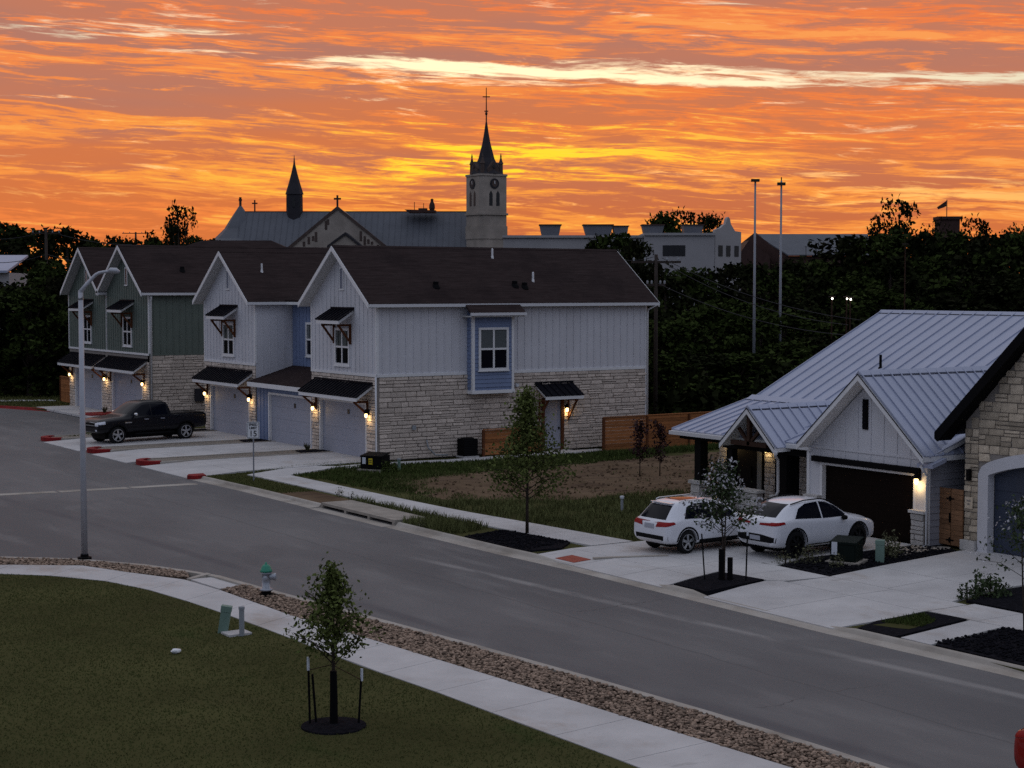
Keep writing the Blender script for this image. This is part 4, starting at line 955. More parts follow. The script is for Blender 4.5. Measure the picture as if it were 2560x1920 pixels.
for a in (35.27, 40.41): tbox(TH, a, a + .12, -.1, .035, 0, 2.6).build('corner_board', 'white_trim', gw)
tbox(TH, 35.55, 40.22, 0, .14, 2.19, 2.37).build('header_beam', 'near_black', hs)
garage_door(hs, TH, 35.84, 39.83, .0, 2.11, 'garage_brown', -.18, plaque=False)
lv = tbox(TH, 37.79, 38.01, 0, .05, 3.38, 4.33).build('gable_vent', 'near_black', hs)
for i in range(7): tbox(TH, 37.82, 38.0, .05, .07, 3.43 + i * .125, 3.50 + i * .125).build('louvre', 'black_metal', lv)
pst = []
for a0, a1 in ((35.28, 35.80), (39.88, 40.42)):
    p = tbox(TH, a0, a1, 0, .14, 0, 1.02).build('stone_pier', 'mortar', hs); pst.append(('x', 37.9 - .14, stone_rows(a0, a1, .0, .98, (.18, .24), (.25, .5)), p)); tbox(TH, a0 - .05, a1 + .05, 0, .24, 1.0, 1.09).build('cap_stone', 'pier_stone', p)
sconce(hs, FX(37.88), 35.60, 1.93, 6)
# porch
PF = FX(40.0)
B(37.9, 40.0, 40.52, 47.4, -.1, .16).build('porch_floor', 'concrete', hs)
fwall = B(39.9, 40.0, 42.0, 44.85, .16, 2.9); fwall.box(39.9, 40.0, 46.45, 47.35, .16, 2.9); fwl = fwall.build('front_wall', 'mortar', hs)
pst.append(('x', 39.9, stone_rows(42.0, 44.85, .16, 2.75, (.18, .22, .26), (.3, .6)), fwl)); pst.append(('x', 39.9, stone_rows(46.45, 47.35, .16, 2.75, (.18, .22, .26), (.3, .6)), fwl))
ed = tbox(FX(39.9), 44.95, 46.4, -.05, .01, .16, 2.9).build('entry_door', 'near_black', hs); tbox(FX(39.9), 45.02, 45.26, .01, .02, .5, 2.1).build('sidelight', 'blind', ed); tbox(FX(39.9), 45.55, 45.62, .01, .06, 1.0, 1.4).build('handle', 'near_black', ed)
def pier(u, v, w, z, pw, zt):
    p = B(u, u + w, v - w, v, 0, z).build('stone_pier', 'mortar', hs)
    pst.append(('x', u, stone_rows(v - w, v, .0, z - .02, (.2, .24), (.25, .5)), p)); pst.append(('y', v - w, stone_rows(u, u + w, .0, z - .02, (.2, .24), (.25, .5)), p))
    B(u - .08, u + w + .06, v - w - .08, v + .06, z, z + .12).build('cap_stone', 'pier_stone', p)
    m = (w - pw) / 2; B(u + m, u + w - m, v - w + m, v - m, z + .12, zt).build('post', 'near_black', hs)
pier(38.05, 46.75, .52, .80, .34, 2.55); pier(38.0, 42.35, .70, .72, .58, 2.45)
B(38.1, 38.35, 44.55, 44.85, .16, 2.45).build('post', 'near_black', hs)
B(38.12, 38.38, 44.9, 47.5, 2.36, 2.56).build('porch_beam', 'near_black', hs); B(38.05, 38.3, 40.6, 45.0, 2.24, 2.42).build('porch_beam', 'near_black', hs)
lw = B(37.7, 37.95, 42.75, 44.15, 0, .86).build('low_wall', 'mortar', hs); pst.append(('x', 37.7, stone_rows(42.75, 44.15, 0, .85, (.2, .26), (.3, .6)), lw)); B(37.62, 38.0, 42.7, 44.2, .86, .95).build('cap_stone', 'pier_stone', lw)
tr = MB(); tr.beam((37.5, EV, 2.5), (37.5, EV, 3.5), .14, .14); tr.beam((37.5, EV - .9, 2.55), (37.5, EV + .9, 2.55), .14, .16)
for sg in (-1, 1): tr.beam((37.5, EV + sg * .12, 2.65), (37.5, EV + sg * .55, 3.05), .1, .1)
tr.build('gable_truss', 'timber_dark', hs)
lay_stones(pst, PIER, .06)
sconce(hs, FX(39.86), 46.62, 2.05, 5); sconce(hs, FX(39.86), 44.62, 2.05, 2.5)
pipe(hs, [(37.42, 41.5, 2.40), (37.45, 41.6, 2.25), (37.8, 41.85, 2.08), (37.86, 41.9, 1.0), (37.8, 41.95, .85)], .05)
pipe(hs, [(37.5, 35.2, 2.5), (37.6, 35.15, 2.3), (37.78, 35.2, 2.15), (37.8, 35.2, .1), (37.6, 35.15, .03)], .045)
for v0, v1, u, z in ((44.4, 47.75, 37.93, 2.66), (40.3, 41.5, 37.93, 2.66)): B(u - .11, u, v0, v1, z - .15, z - .02).build('gutter', 'gutter', hs)
MB().lathe([(.12, -.05), (.07, .05), (.05, .06), (.05, .5)], 10, (44.3, 43.6, 3.65 + 2.6 * .48)).build('roof_vent', 'near_black', hs)

# ---- stone house at the right edge
st = thing('house', 'rough stone gabled house with dark rake and arched blue garage door at right edge', 'house', (38.5, 34.4, 0), world=True)
TT = FX(38.5); slp = .976
rk = lambda v: 3.50 + (35.1 - v) * slp
core = MB(); text_poly(core, FX(38.75), [(25.7, 0), (34.35, 0), (34.35, rk(34.35) - .3), (30.02, rk(30.02) - .3), (25.7, rk(34.35) - .3)], -9, 0); core.build('wall', 'mortar', st)
arch = lambda a, r, h0, c=31.2, w=2.24: h0 + r * (1 - ((a - c) / w) ** 2)
N_ = 14; xs = [28.96 + 4.48 * k / N_ for k in range(N_ + 1)]
f_ = MB(); text_poly(f_, TT, [(33.82, 0), (34.35, 0), (34.35, rk(34.35) - .3), (33.82, rk(33.82) - .3)], -.25, 0)
text_poly(f_, TT, [(33.82, 2.3)] + [(a, arch(a, .42, 2.32) + .36) for a in xs[::-1]] + [(28.6, 2.3), (25.7, 2.3), (25.7, rk(34.35) - .3), (30.02, rk(30.02) - .3), (33.82, rk(33.82) - .3)], -.25, 0)
fr_ = f_.build('front_wall', 'mortar', st)
rows = [r_ for r_ in stone_rows(33.83, 34.35, .3, 4.0, (.2, .25, .3), (.22, .4)) if r_[3] < rk(r_[1]) - .28]
rows += [r_ for r_ in stone_rows(30.2, 33.82, 2.3, 6.6, (.2, .25, .3), (.28, .62)) if r_[3] < rk((r_[0] + r_[1]) / 2) - .3 and r_[2] > arch(min(max((r_[0] + r_[1]) / 2, 29.0), 33.4), .42, 2.32) + .28]
lay_stones([('x', 38.5, rows, fr_)], RUST, .06)
t_ = MB()
out_ = [(a, arch(a, .42, 2.32) + .38) for a in xs]; in_ = [(a, arch(a, .42, 2.32)) for a in xs]
for k in range(N_): text_poly(t_, TT, [in_[k], in_[k + 1], out_[k + 1], out_[k]], -.22, .05)
text_poly(t_, TT, [(33.44, 0), (33.82, 0), (33.82, 2.32), (33.70, 2.55), (33.44, 2.70)], -.22, .05)
t_.build('arch_trim', 'white_siding', st)
gd_ = MB(); text_poly(gd_, TT, [(28.96, 0), (33.44, 0)] + in_[::-1], -.3, -.24); gdo = gd_.build('garage_door', 'garage_blue', st)
for k in range(5): tbox(TT, 29.0, 33.4, -.24, -.225, .04 + k * .46, .47 + k * .46).build('door_section', 'garage_blue', gdo)
tbox(TT, 33.86, 34.42, 0, .13, 0, .30).build('water_table', 'pier_stone', st)
ln = tbox(TT, 34.06, 34.17, .06, .18, 2.1, 2.44).build('wall_lamp', 'near_black', st)
pq = tbox(TT, 34.0, 34.3, .06, .066, 1.25, 1.60).build('address_stone', 'rustic_stone', st)
for k, w in ((0, .1), (1, .16)): tbox(TT, 34.15 - w / 2, 34.15 + w / 2,   .066, .07, 1.36 + k * .10, 1.41 + k * .10).build('carved_mark', 'mortar', pq)
MB().ext([(38.0, 35.1, 3.50), (38.0, 30.02, 3.5 + 5.08 * slp), (38.0, 30.02, 3.38 + 5.08 * slp), (38.0, 35.1, 3.38)], (9.5, 0, 0)).build('roof_slope', 'slate', st)
MB().ext([(38.0, 24.94, 3.50), (38.0, 30.02, 3.5 + 5.08 * slp), (38.0, 30.02, 3.38 + 5.08 * slp), (38.0, 24.94, 3.38)], (9.5, 0, 0)).build('roof_slope', 'slate', st)
for sg in (1, -1):
    e = 30.02 + sg * 5.08
    MB().ext([(37.95, e, 3.50), (37.95, 30.02, 3.5 + 5.08 * slp), (37.95, 30.02, 3.14 + 5.08 * slp), (37.95, e - sg * .12, 3.22), (37.95, e, 3.30)], (.06, 0, 0)).build('rake_board', 'near_black', st)
    MB().ext([(38.02, e - sg * .02, 3.36), (38.02, 30.02, 3.36 + 5.08 * slp), (38.02, 30.02, 3.22 + 5.08 * slp), (38.02, e - sg * .15, 3.24)], (.5, 0, 0)).build('soffit', 'near_black', st)

# cedar double gate between the two houses
gt = thing('gate', 'cedar double gate with black strap hardware between the two houses', 'gate', (38.44, 34.85, 0), world=True)
for j, (a0, a1) in enumerate(((34.37, 34.82), (34.84, 35.29))):
    lf = tbox(FX(38.44), a0, a1, -.03, -.01, .05, 1.78).build('leaf', 'cedar_pale', gt)
    for k in range(11): tbox(FX(38.44), a0 + .01, a1 - .01, -.01, .02, .07 + k * .155, .215 + k * .155).build('plank', 'cedar_pale', lf)
for z in (1.48, .22):
    mb = MB(); tbox(FX(38.44), 34.70, 35.0, .02, .035, z - .02, z + .02, mb); text_poly(mb, FX(38.44), [(34.78, z), (34.85, z - .09), (34.92, z), (34.85, z + .09)], .036, .045); mb.build('hinge_strap', 'near_black', gt)
tbox(FX(38.44), 34.83, 34.87, .02, .06, .75, 1.05).build('handle', 'near_black', gt)
# ---------------------------------------------------------------- vehicles
def evaluated(o):
    dg = bpy.context.evaluated_depsgraph_get(); dg.update(); return bpy.data.meshes.new_from_object(o.evaluated_get(dg))
def car_body(stations, wheels, wr, m, name='body'):
    rings = []
    for (x, w, zb, zm, zl, yt, zt) in stations:
        half = [(0, zb), (.62 * w, zb), (.90 * w, zb + .03), (.985 * w, zb + .14), (w, zm), (.985 * w, zl - .03), (.955 * w if zt - zl > .2 else (w * .97 + yt) / 2, zl + .015), (yt + .03, zt - .055), (yt - .06, zt), (yt * .5, zt + .018), (0, zt + .025)]
        ring = [(x, y, z) for y, z in half] + [(x, -y, z) for y, z in half[-2:0:-1]]
        rings.append(ring)
    k = len(rings[0]); v = [p for r_ in rings for p in r_]
    f = [(i * k + j, (i + 1) * k + j, (i + 1) * k + (j + 1) % k, i * k + (j + 1) % k) for i in range(len(rings) - 1) for j in range(k)]
    f += [tuple(range(k)), tuple(range((len(rings) - 1) * k, len(rings) * k))[::-1]]
    me = bpy.data.meshes.new(name); me.from_pydata(v, [], f); bm = bmesh.new(); bm.from_mesh(me); bmesh.ops.recalc_face_normals(bm, faces=bm.faces); bm.to_mesh(me); bm.free()
    o = link(bpy.data.objects.new('tmp', me)); s = o.modifiers.new('s', 'SUBSURF'); s.levels = s.render_levels = 2
    cut = []
    for wx in wheels:
        for sg in (-1, 1):
            c = MB().lathe([(wr, 0), (wr, .75)], 28, (wx, .52 * sg if sg > 0 else -1.27, wr_z[0]), 'y').build('cut', 'tyre'); cut.append(c)
            b = o.modifiers.new('b', 'BOOLEAN'); b.object = c; b.operation = 'DIFFERENCE'; b.solver = 'EXACT'
    r = evaluated(o); bpy.data.objects.remove(o)
    for c in cut: bpy.data.objects.remove(c)
    r.materials.clear(); r.materials.append(MAT[m]); r.polygons.foreach_set('use_smooth', [True] * len(r.polygons)); r.update()
    r.set_sharp_from_angle(angle=R(38)); return r
wr_z = [.37]
def bvh_of(me): return BVHTree.FromPolygons([v.co for v in me.vertices], [tuple(p.vertices) for p in me.polygons])
def decal(bv, poly, view, sign, off, name, m, parent, cuts=9):
    bm = bmesh.new(); vs_ = [bm.verts.new((a, b, 0)) for a, b in poly]; bm.faces.new(vs_)
    bmesh.ops.triangulate(bm, faces=bm.faces); bmesh.ops.subdivide_edges(bm, edges=bm.edges, cuts=cuts, use_grid_fill=True)
    for v in bm.verts:
        a, b = v.co.x, v.co.y
        if view == 'side': o, d = Vector((a, 3 * sign, b)), Vector((0, -sign, 0))
        elif view == 'rear': o, d = Vector((-3, a, b)), Vector((1, 0, 0))
        elif view == 'front': o, d = Vector((12, a, b)), Vector((-1, 0, 0))
        else: o, d = Vector((a, b, 5)), Vector((0, 0, -1))
        h = bv.ray_cast(o, d)
        if h[0] is None: h = bv.find_nearest(o + d * 3)
        n = h[1] if h[1].dot(d) < 0 else -h[1]
        v.co = h[0] + n * off
    me = bpy.data.meshes.new(name); bm.to_mesh(me); bm.free(); me.materials.append(MAT[m]); me.polygons.foreach_set('use_smooth', [True] * len(me.polygons))
    o = link(bpy.data.objects.new(name, me)); o.parent = parent; return o
def wheel(parent, x, y, r, w, rim, spokes=5):
    sg = 1 if y > 0 else -1
    prof = [(r * .66, -w / 2), (r * .93, -w / 2), (r, -w * .36), (r, w * .36), (r * .93, w / 2), (r * .66, w / 2)]
    t = MB().lathe(prof, 28, (x, y, r), 'y', False).build('wheel', 'tyre', parent, True)
    mb = MB(); mb.lathe([(r * .66, 0), (r * .70, .0), (r * .70, .03), (r * .63, .03)], 28, (x, y + sg * w * .46 - (.0 if sg > 0 else .03), r), 'y', False)
    yo = y + sg * w * .40
    for k in range(spokes):
        a = 2 * math.pi * k / spokes + .3
        for da in (-.11, .11): mb.beam((x + math.cos(a + da * 2.2) * r * .14, yo + sg * .02, r + math.sin(a + da * 2.2) * r * .14), (x + math.cos(a + da) * r * .66, yo, r + math.sin(a + da) * r * .66), r * .11, .03, (0, 1, 0))
    mb.lathe([(r * .17, -.02), (r * .17, .04), (.02, .05)], 12, (x, yo, r), 'y'); mb.build('rim', rim, t)
    MB().lathe([(r * .65, -.01), (r * .65, .01)], 20, (x, y + sg * w * .22, r), 'y').build('brake_back', 'near_black', t)
def vehicle(name, label, cat, loc, rotz, stations, wheels, wr, paint, rim, side, rear, front, scale=1., spokes=5, track=.80):
    wr_z[0] = wr
    t = thing(name, label, cat, loc, rotz); t.scale = (scale,) * 3
    me = car_body(stations, wheels, wr * 1.13, paint); bv = bvh_of(me); b = link(bpy.data.objects.new('body', me)); b.parent = t
    for wx in wheels:
        for sg in (-1, 1): wheel(t, wx, sg * track, wr, .24, rim, spokes)
    B(wheels[0] - .55, wheels[1] + .5, -.62, .62, .22, .55).build('underbody', 'near_black', t)
    for nm, poly, m, off in side:
        for sg in (-1, 1): decal(bv, poly, 'side', sg, off, nm, m, t)
    for nm, poly, m, off in rear: decal(bv, poly, 'rear', 1, off, nm, m, t)
    for nm, poly, m, off in front: decal(bv, poly, 'front', 1, off, nm, m, t)
    return t, bv
def arch_pts(x, r0, r1, z0, n=12, a0=R(4), a1=R(176)):
    return [(x + math.cos(a0 + (a1 - a0) * k / n) * r1, z0 + math.sin(a0 + (a1 - a0) * k / n) * r1) for k in range(n + 1)] + [(x + math.cos(a1 - (a1 - a0) * k / n) * r0, z0 + math.sin(a1 - (a1 - a0) * k / n) * r0) for k in range(n + 1)]
def mirrors(t, x, y, z, m):
    for sg in (-1, 1): MB().tube([(x, sg * (y - .1), z), (x - .02, sg * y, z + .02), (x - .03, sg * (y + .13), z + .03)], [.03, .085, .06], 10).build('mirror', m, t, True)
SUV = [(0, .80, .44, .64, .86, .66, .90), (.05, .87, .38, .66, .96, .72, .99), (.16, .925, .32, .70, 1.03, .72, 1.09), (.24, .93, .31, .70, 1.05, .70, 1.18), (.60, .945, .28, .72, 1.06, .60, 1.545), (.78, .95, .27, .72, 1.06, .63, 1.60), (1.4, .95, .26, .70, 1.035, .655, 1.635), (2.1, .95, .26, .70, 1.01, .66, 1.63), (2.6, .95, .26, .70, 1.0, .655, 1.585), (3.32, .945, .26, .70, .985, .76, 1.12), (3.5, .94, .27, .70, .97, .77, 1.06), (4.2, .925, .28, .68, .91, .70, .975), (4.55, .87, .33, .62, .82, .62, .86), (4.66, .78, .38, .58, .72, .56, .74)]
WH = (.93, 3.78)
side1 = [('side_window', [(.80, 1.10), (1.02, 1.44), (1.32, 1.535), (2.0, 1.545), (2.0, 1.06)], 'glass', .006), ('side_window', [(2.06, 1.055), (2.06, 1.545), (2.4, 1.515), (2.75, 1.38), (3.18, 1.10), (3.1, 1.045)], 'glass', .006),
         ('sill_trim', [(1.45, .30), (1.45, .42), (3.2, .42), (3.2, .30)], 'black_plastic', .006)] + [('arch_trim', arch_pts(x, .425, .485, .37), 'black_plastic', .007) for x in WH]
rear1 = [('rear_window', [(-.66, 1.09), (-.54, 1.49), (.54, 1.49), (.66, 1.09)], 'glass', .006), ('tail_lamp', [(.34, .86), (.40, 1.0), (.85, 1.02), (.85, .90)], 'tail_red', .012), ('tail_lamp', [(-.34, .86), (-.40, 1.0), (-.85, 1.02), (-.85, .90)], 'tail_red', .012),
         ('number_plate', [(-.24, .80), (.24, .80), (.24, .94), (-.24, .94)], 'plate', .012), ('bumper_trim', [(-.86, .45), (.86, .45), (.88, .60), (-.88, .60)], 'black_plastic', .006), ('skid_plate', [(-.6, .41), (.6, .41), (.62, .465), (-.62, .465)], 'chrome', .008)]
front1 = [('windscreen', [(-.66, 1.16), (-.56, 1.50), (.56, 1.50), (.66, 1.16)], 'glass', .006), ('grille', [(-.45, .55), (.45, .55), (.5, .74), (-.5, .74)], 'black_plastic', .006)]
suv, bv = vehicle('suv', 'white suv with silver five-spoke wheels parked left of the driveway tree', 'suv', (30.93 - .93 * .88, 38.93, .005), R(2), SUV, WH, .365, 'car_white', 'alloy', side1, rear1, front1, .88); suv.scale = (.88, .88, .94)
for sg in (-1, 1):
    decal(bv, [(.05, .90), (.05, 1.02), (.34, 1.03), (.40, .97)], 'side', sg, .012, 'tail_lamp', 'tail_red', suv)
    MB().tube([(.8, sg * .60, 1.60), (.95, sg * .62, 1.635), (2.3, sg * .63, 1.645), (2.6, sg * .62, 1.58)], .016, 8).build('roof_rail', 'chrome', suv, True)
    MB().beam((1.3, sg * .955, .93), (1.55, sg * .955, .93), .03, .03).build('door_handle', 'car_white', suv); MB().beam((2.35, sg * .955, .92), (2.6, sg * .955, .92), .03, .03).build('door_handle', 'car_white', suv)
decal(bv, [(1.0, -.40), (1.75, -.42), (1.75, .42), (1.0, .40)], 'top', 1, .006, 'sunroof', 'glass', suv)
mirrors(suv, 3.0, .98, 1.06, 'car_white'); MB().box(.50, .70, -.52, .52, 1.545, 1.57).build('roof_spoiler', 'car_white', suv)
COUPE = [(0, .80, .46, .70, .98, .68, 1.03), (.04, .88, .40, .72, 1.08, .74, 1.12), (.16, .94, .34, .74, 1.12, .76, 1.18), (.28, .95, .32, .74, 1.13, .73, 1.24), (.62, .955, .28, .74, 1.13, .63, 1.46), (1.0, .955, .27, .74, 1.12, .62, 1.60), (1.5, .955, .26, .73, 1.10, .63, 1.66), (2.2, .955, .26, .72, 1.07, .64, 1.665), (2.65, .955, .26, .72, 1.06, .63, 1.615), (3.4, .95, .26, .72, 1.05, .76, 1.18), (3.6, .945, .27, .72, 1.04, .77, 1.12), (4.25, .935, .28, .70, .98, .70, 1.04), (4.6, .88, .33, .66, .89, .62, .92), (4.72, .79, .38, .60, .76, .56, .78)]
side2 = [('side_window', [(.92, 1.17), (1.2, 1.44), (1.55, 1.565), (2.1, 1.595), (2.1, 1.12)], 'glass', .006), ('side_window', [(2.16, 1.115), (2.16, 1.595), (2.5, 1.56), (2.9, 1.41), (3.28, 1.16), (3.18, 1.105)], 'glass', .006),
         ('sill_trim', [(1.5, .30), (1.5, .39), (3.25, .39), (3.25, .30)], 'chrome', .006)] + [('arch_trim', arch_pts(x, .465, .51, .41), 'black_plastic', .007) for x in (.95, 3.80)]
rear2 = [('rear_window', [(-.66, 1.23), (-.53, 1.57), (.53, 1.57), (.66, 1.23)], 'glass', .006), ('tail_lamp', [(.20, 1.00), (.22, 1.06), (.84, 1.10), (.84, 1.01)], 'tail_red', .012), ('tail_lamp', [(-.20, 1.00), (-.22, 1.06), (-.84, 1.10), (-.84, 1.01)], 'tail_red', .012),
         ('bumper_trim', [(-.86, .50), (.86, .50), (.9, .66), (.3, .72), (-.3, .72), (-.9, .66)], 'black_plastic', .006), ('number_plate', [(-.24, .54), (.24, .54), (.24, .67), (-.24, .67)], 'plate', .014), ('skid_plate', [(-.6, .43), (.6, .43), (.66, .495), (-.66, .495)], 'chrome', .008)]
cp_, bv = vehicle('crossover', 'white coupe-roofed crossover with black wheels parked nearest the brown garage door', 'car', (33.01 - .95 * .90 + .02, 36.58, .005), R(1.5), COUPE, (.95, 3.80), .41, 'car_white', 'dark_alloy', side2, rear2, front1, .92, 7, .80); cp_.scale = (.89, .91, .98)
for sg in (-1, 1):
    decal(bv, [(.05, 1.01), (.05, 1.10), (.42, 1.11), (.46, 1.05)], 'side', sg, .012, 'tail_lamp', 'tail_red', cp_)
    MB().tube([(.95, sg * .63, 1.575), (1.5, sg * .645, 1.665), (2.2, sg * .655, 1.675), (2.7, sg * .645, 1.60), (3.3, sg * .755, 1.23)], .018, 8).build('roof_strip', 'black_plastic', cp_, True)
mirrors(cp_, 3.05, .99, 1.07, 'black_plastic')
TRK = [(0, .92, .62, .86, 1.14, .86, 1.22), (.03, .97, .56, .86, 1.17, .90, 1.25), (.12, .985, .52, .86, 1.18, .92, 1.26), (1.85, .99, .48, .86, 1.20, .93, 1.27), (1.96, .99, .48, .86, 1.20, .93, 1.28), (2.0, .99, .48, .86, 1.20, .74, 1.72), (2.1, .99, .48, .86, 1.20, .72, 1.86), (2.4, .99, .48, .86, 1.20, .71, 1.92), (3.2, .99, .48, .86, 1.20, .71, 1.925), (3.55, .99, .48, .86, 1.20, .70, 1.87), (4.28, .985, .48, .86, 1.19, .82, 1.31), (4.45, .985, .48, .86, 1.18, .84, 1.27), (5.4, .975, .5, .84, 1.12, .80, 1.20), (5.68, .95, .52, .80, 1.05, .76, 1.12), (5.76, .92, .55, .78, 1.0, .72, 1.05), (5.80, .86, .58, .76, .94, .68, .97)]
WT = (1.15, 4.80)
side3 = [('side_window', [(2.16, 1.27), (2.2, 1.76), (2.98, 1.80), (2.98, 1.27)], 'glass', .006), ('side_window', [(3.04, 1.27), (3.04, 1.80), (3.45, 1.75), (4.08, 1.34), (4.08, 1.27)], 'glass', .006), ('head_lamp', [(5.45, .95), (5.45, 1.08), (5.78, 1.03), (5.78, .93)], 'head_lamp', .008)] + [('arch_trim', arch_pts(x, .47, .52, .42), 'black_plastic', .008) for x in WT]
front3 = [('windscreen', [(-.74, 1.38), (-.60, 1.82), (.60, 1.82), (.74, 1.38)], 'glass', .006), ('grille', [(-.5, .78), (.5, .78), (.55, 1.0), (-.55, 1.0)], 'black_plastic', .006), ('grille_bar', [(-.5, .86), (.5, .86), (.5, .90), (-.5, .90)], 'chrome', .012),
          ('head_lamp', [(.56, .86), (.58, 1.0), (.86, .98), (.86, .86)], 'head_lamp', .008), ('head_lamp', [(-.56, .86), (-.58, 1.0), (-.86, .98), (-.86, .86)], 'head_lamp', .008), ('fog_lamp', [(.6, .62), (.6, .70), (.75, .70), (.75, .62)], 'head_lamp', .008), ('fog_lamp', [(-.6, .62), (-.6, .70), (-.75, .70), (-.75, .62)], 'head_lamp', .008)]
rear3 = [('tail_lamp', [(.76, .9), (.76, 1.15), (.9, 1.15), (.9, .9)], 'tail_red', .012), ('tail_lamp', [(-.76, .9), (-.76, 1.15), (-.9, 1.15), (-.9, .9)], 'tail_red', .012)]
sc = 1.07
tx, ty = 28.55 + 4.80 * sc * 0 - 1.0 * sc, 81.75
trk, bv = vehicle('pickup_truck', 'black crew-cab pickup truck on the driveway before the far white garage', 'pickup', (28.67 + 4.80 * sc, 82.55, .0), R(180 + 9), TRK, WT, .41, 'car_black', 'alloy', side3, rear3, front3, sc, 5, .82)
mirrors(trk, 3.95, 1.05, 1.33, 'chrome')
for sg in (-1, 1):
    for x in (2.35, 3.22): MB().beam((x, sg * 1.0, 1.10), (x + .22, sg * 1.0, 1.10), .035, .045).build('door_handle', 'chrome', trk)
    MB().tube([(1.8, sg * .92, .42), (3.9, sg * .92, .42)], .045, 8).build('side_step', 'black_plastic', trk, True)
    MB().beam((4.1, sg * .985, .98), (4.45, sg * .985, .98), .02, .05).build('badge', 'chrome', trk)
B(.1, 1.9, -.86, .86, 1.24, 1.285).build('bed_cover', 'black_plastic', trk)
red, bv = vehicle('parked_car', 'red car corner just entering the picture at lower right', 'car', (21.62, 17.50, -.12), R(-90), SUV, WH, .365, 'car_red', 'alloy', side1, rear1, front1, 1.0)
for sg in (-1, 1): decal(bv, [(.05, .90), (.05, 1.02), (.34, 1.03), (.40, .97)], 'side', sg, .012, 'tail_lamp', 'tail_red', red)
# ---------------------------------------------------------------- street furniture and small things
lp = thing('street_lamp', 'tall pale steel street lamp with curved arm standing in the river rock', 'street lamp', (15.76, 47.0, 0), R(-20))
MB().tube([(0, 0, .1), (0, 0, 3), (0, 0, 7.72)], [.095, .085, .07], 14).build('pole', 'lamp_steel', lp, True)
MB().lathe([(.2, -.05), (.2, .05), (.12, .07), (.11, .14)], 14).build('base', 'near_black', lp)
MB().tube([(0, 0, 7.5), (.0, 0, 7.72), (.18, 0, 7.95), (.42, 0, 8.20), (.52, 0, 8.26), (.66, 0, 8.29), (.86, 0, 8.31)], [.085, .075, .06, .05, .048, .045, .045], 10).build('arm', 'lamp_steel', lp, True)
MB().tube([(.78, 0, 8.31), (.84, 0, 8.33), (1.0, 0, 8.32), (1.1, 0, 8.29)], [.045, .085, .09, .04], 10).build('lamp_head', 'lamp_steel', lp, True)
sg_ = thing('speed_sign', 'white speed limit 15 sign on a thin post at the corner grass', 'sign', (28.0, 62.4, 0), R(-38))
MB().tube([(0, 0, -.1), (0, 0, 2.42)], .03, 8).build('post', 'steel_pole', sg_)
pl = B(-.26, .26, -.045, -.032, 1.72, 2.40).build('plate', 'sign_white', sg_)
mb = MB()
for a, b, c, d in ((-.24, .24, 2.365, 2.38), (-.24, .24, 1.74, 1.755), (-.24, -.228, 1.755, 2.365), (.228, .24, 1.755, 2.365)): mb.box(a, b, -.05, -.045, c, d)
mb.build('border', 'sign_black', pl)
def lettering(txt, x, z, size, parent, m='sign_black', y=-.049):
    c = bpy.data.curves.new('lettering', 'FONT'); c.body = txt; c.size = size; c.align_x = 'CENTER'; c.align_y = 'CENTER'; c.extrude = .002; c.offset = .004
    q = link(bpy.data.objects.new('tmp', c)); bpy.context.view_layer.update(); me = bpy.data.meshes.new_from_object(q.evaluated_get(bpy.context.evaluated_depsgraph_get())); bpy.data.objects.remove(q); me.materials.clear(); me.materials.append(MAT[m])
    o = link(bpy.data.objects.new('lettering', me)); o.location = (x, y, z); o.rotation_euler = (R(90), 0, 0); o.parent = parent; return o
lettering('SPEED', 0, 2.28, .135, pl); lettering('LIMIT', 0, 2.145, .135, pl); lettering('15', 0, 1.91, .33, pl)

hy = thing('fire_hydrant', 'silver fire hydrant with green bonnet in the rock bed', 'hydrant', (17.75, 38.85, 0), R(-33)); hy.scale = (1.06, 1.06, 1.06)
MB().lathe([(.15, .0), (.15, .05), (.12, .06), (.12, .12)], 16).build('base_flange', 'near_black', hy)
MB().lathe([(.16, .12), (.16, .16), (.105, .17), (.10, .52), (.135, .53), (.135, .57)], 18).build('barrel', 'hydrant_silver', hy, True)
MB().lathe([(.15, .571), (.15, .61), (.13, .63), (.11, .70), (.06, .745), (.03, .75), (.03, .80), (.0, .80)], 18).build('bonnet', 'hydrant_green', hy, True)
MB().lathe([(.075, 0), (.075, .10), (.09, .10), (.09, .15), (.03, .16)], 14, (.09, 0, .45), 'x').build('pumper_nozzle', 'hydrant_silver', hy)
for s_ in (-1, 1): MB().lathe([(.05, 0), (.05, .08), (.06, .08), (.06, .12), (.02, .13)] if s_ > 0 else [(.02, -.13), (.06, -.12), (.06, -.08), (.05, -.08), (.05, 0)], 12, (0, .09 * s_, .44), 'y').build('side_nozzle', 'hydrant_silver', hy)

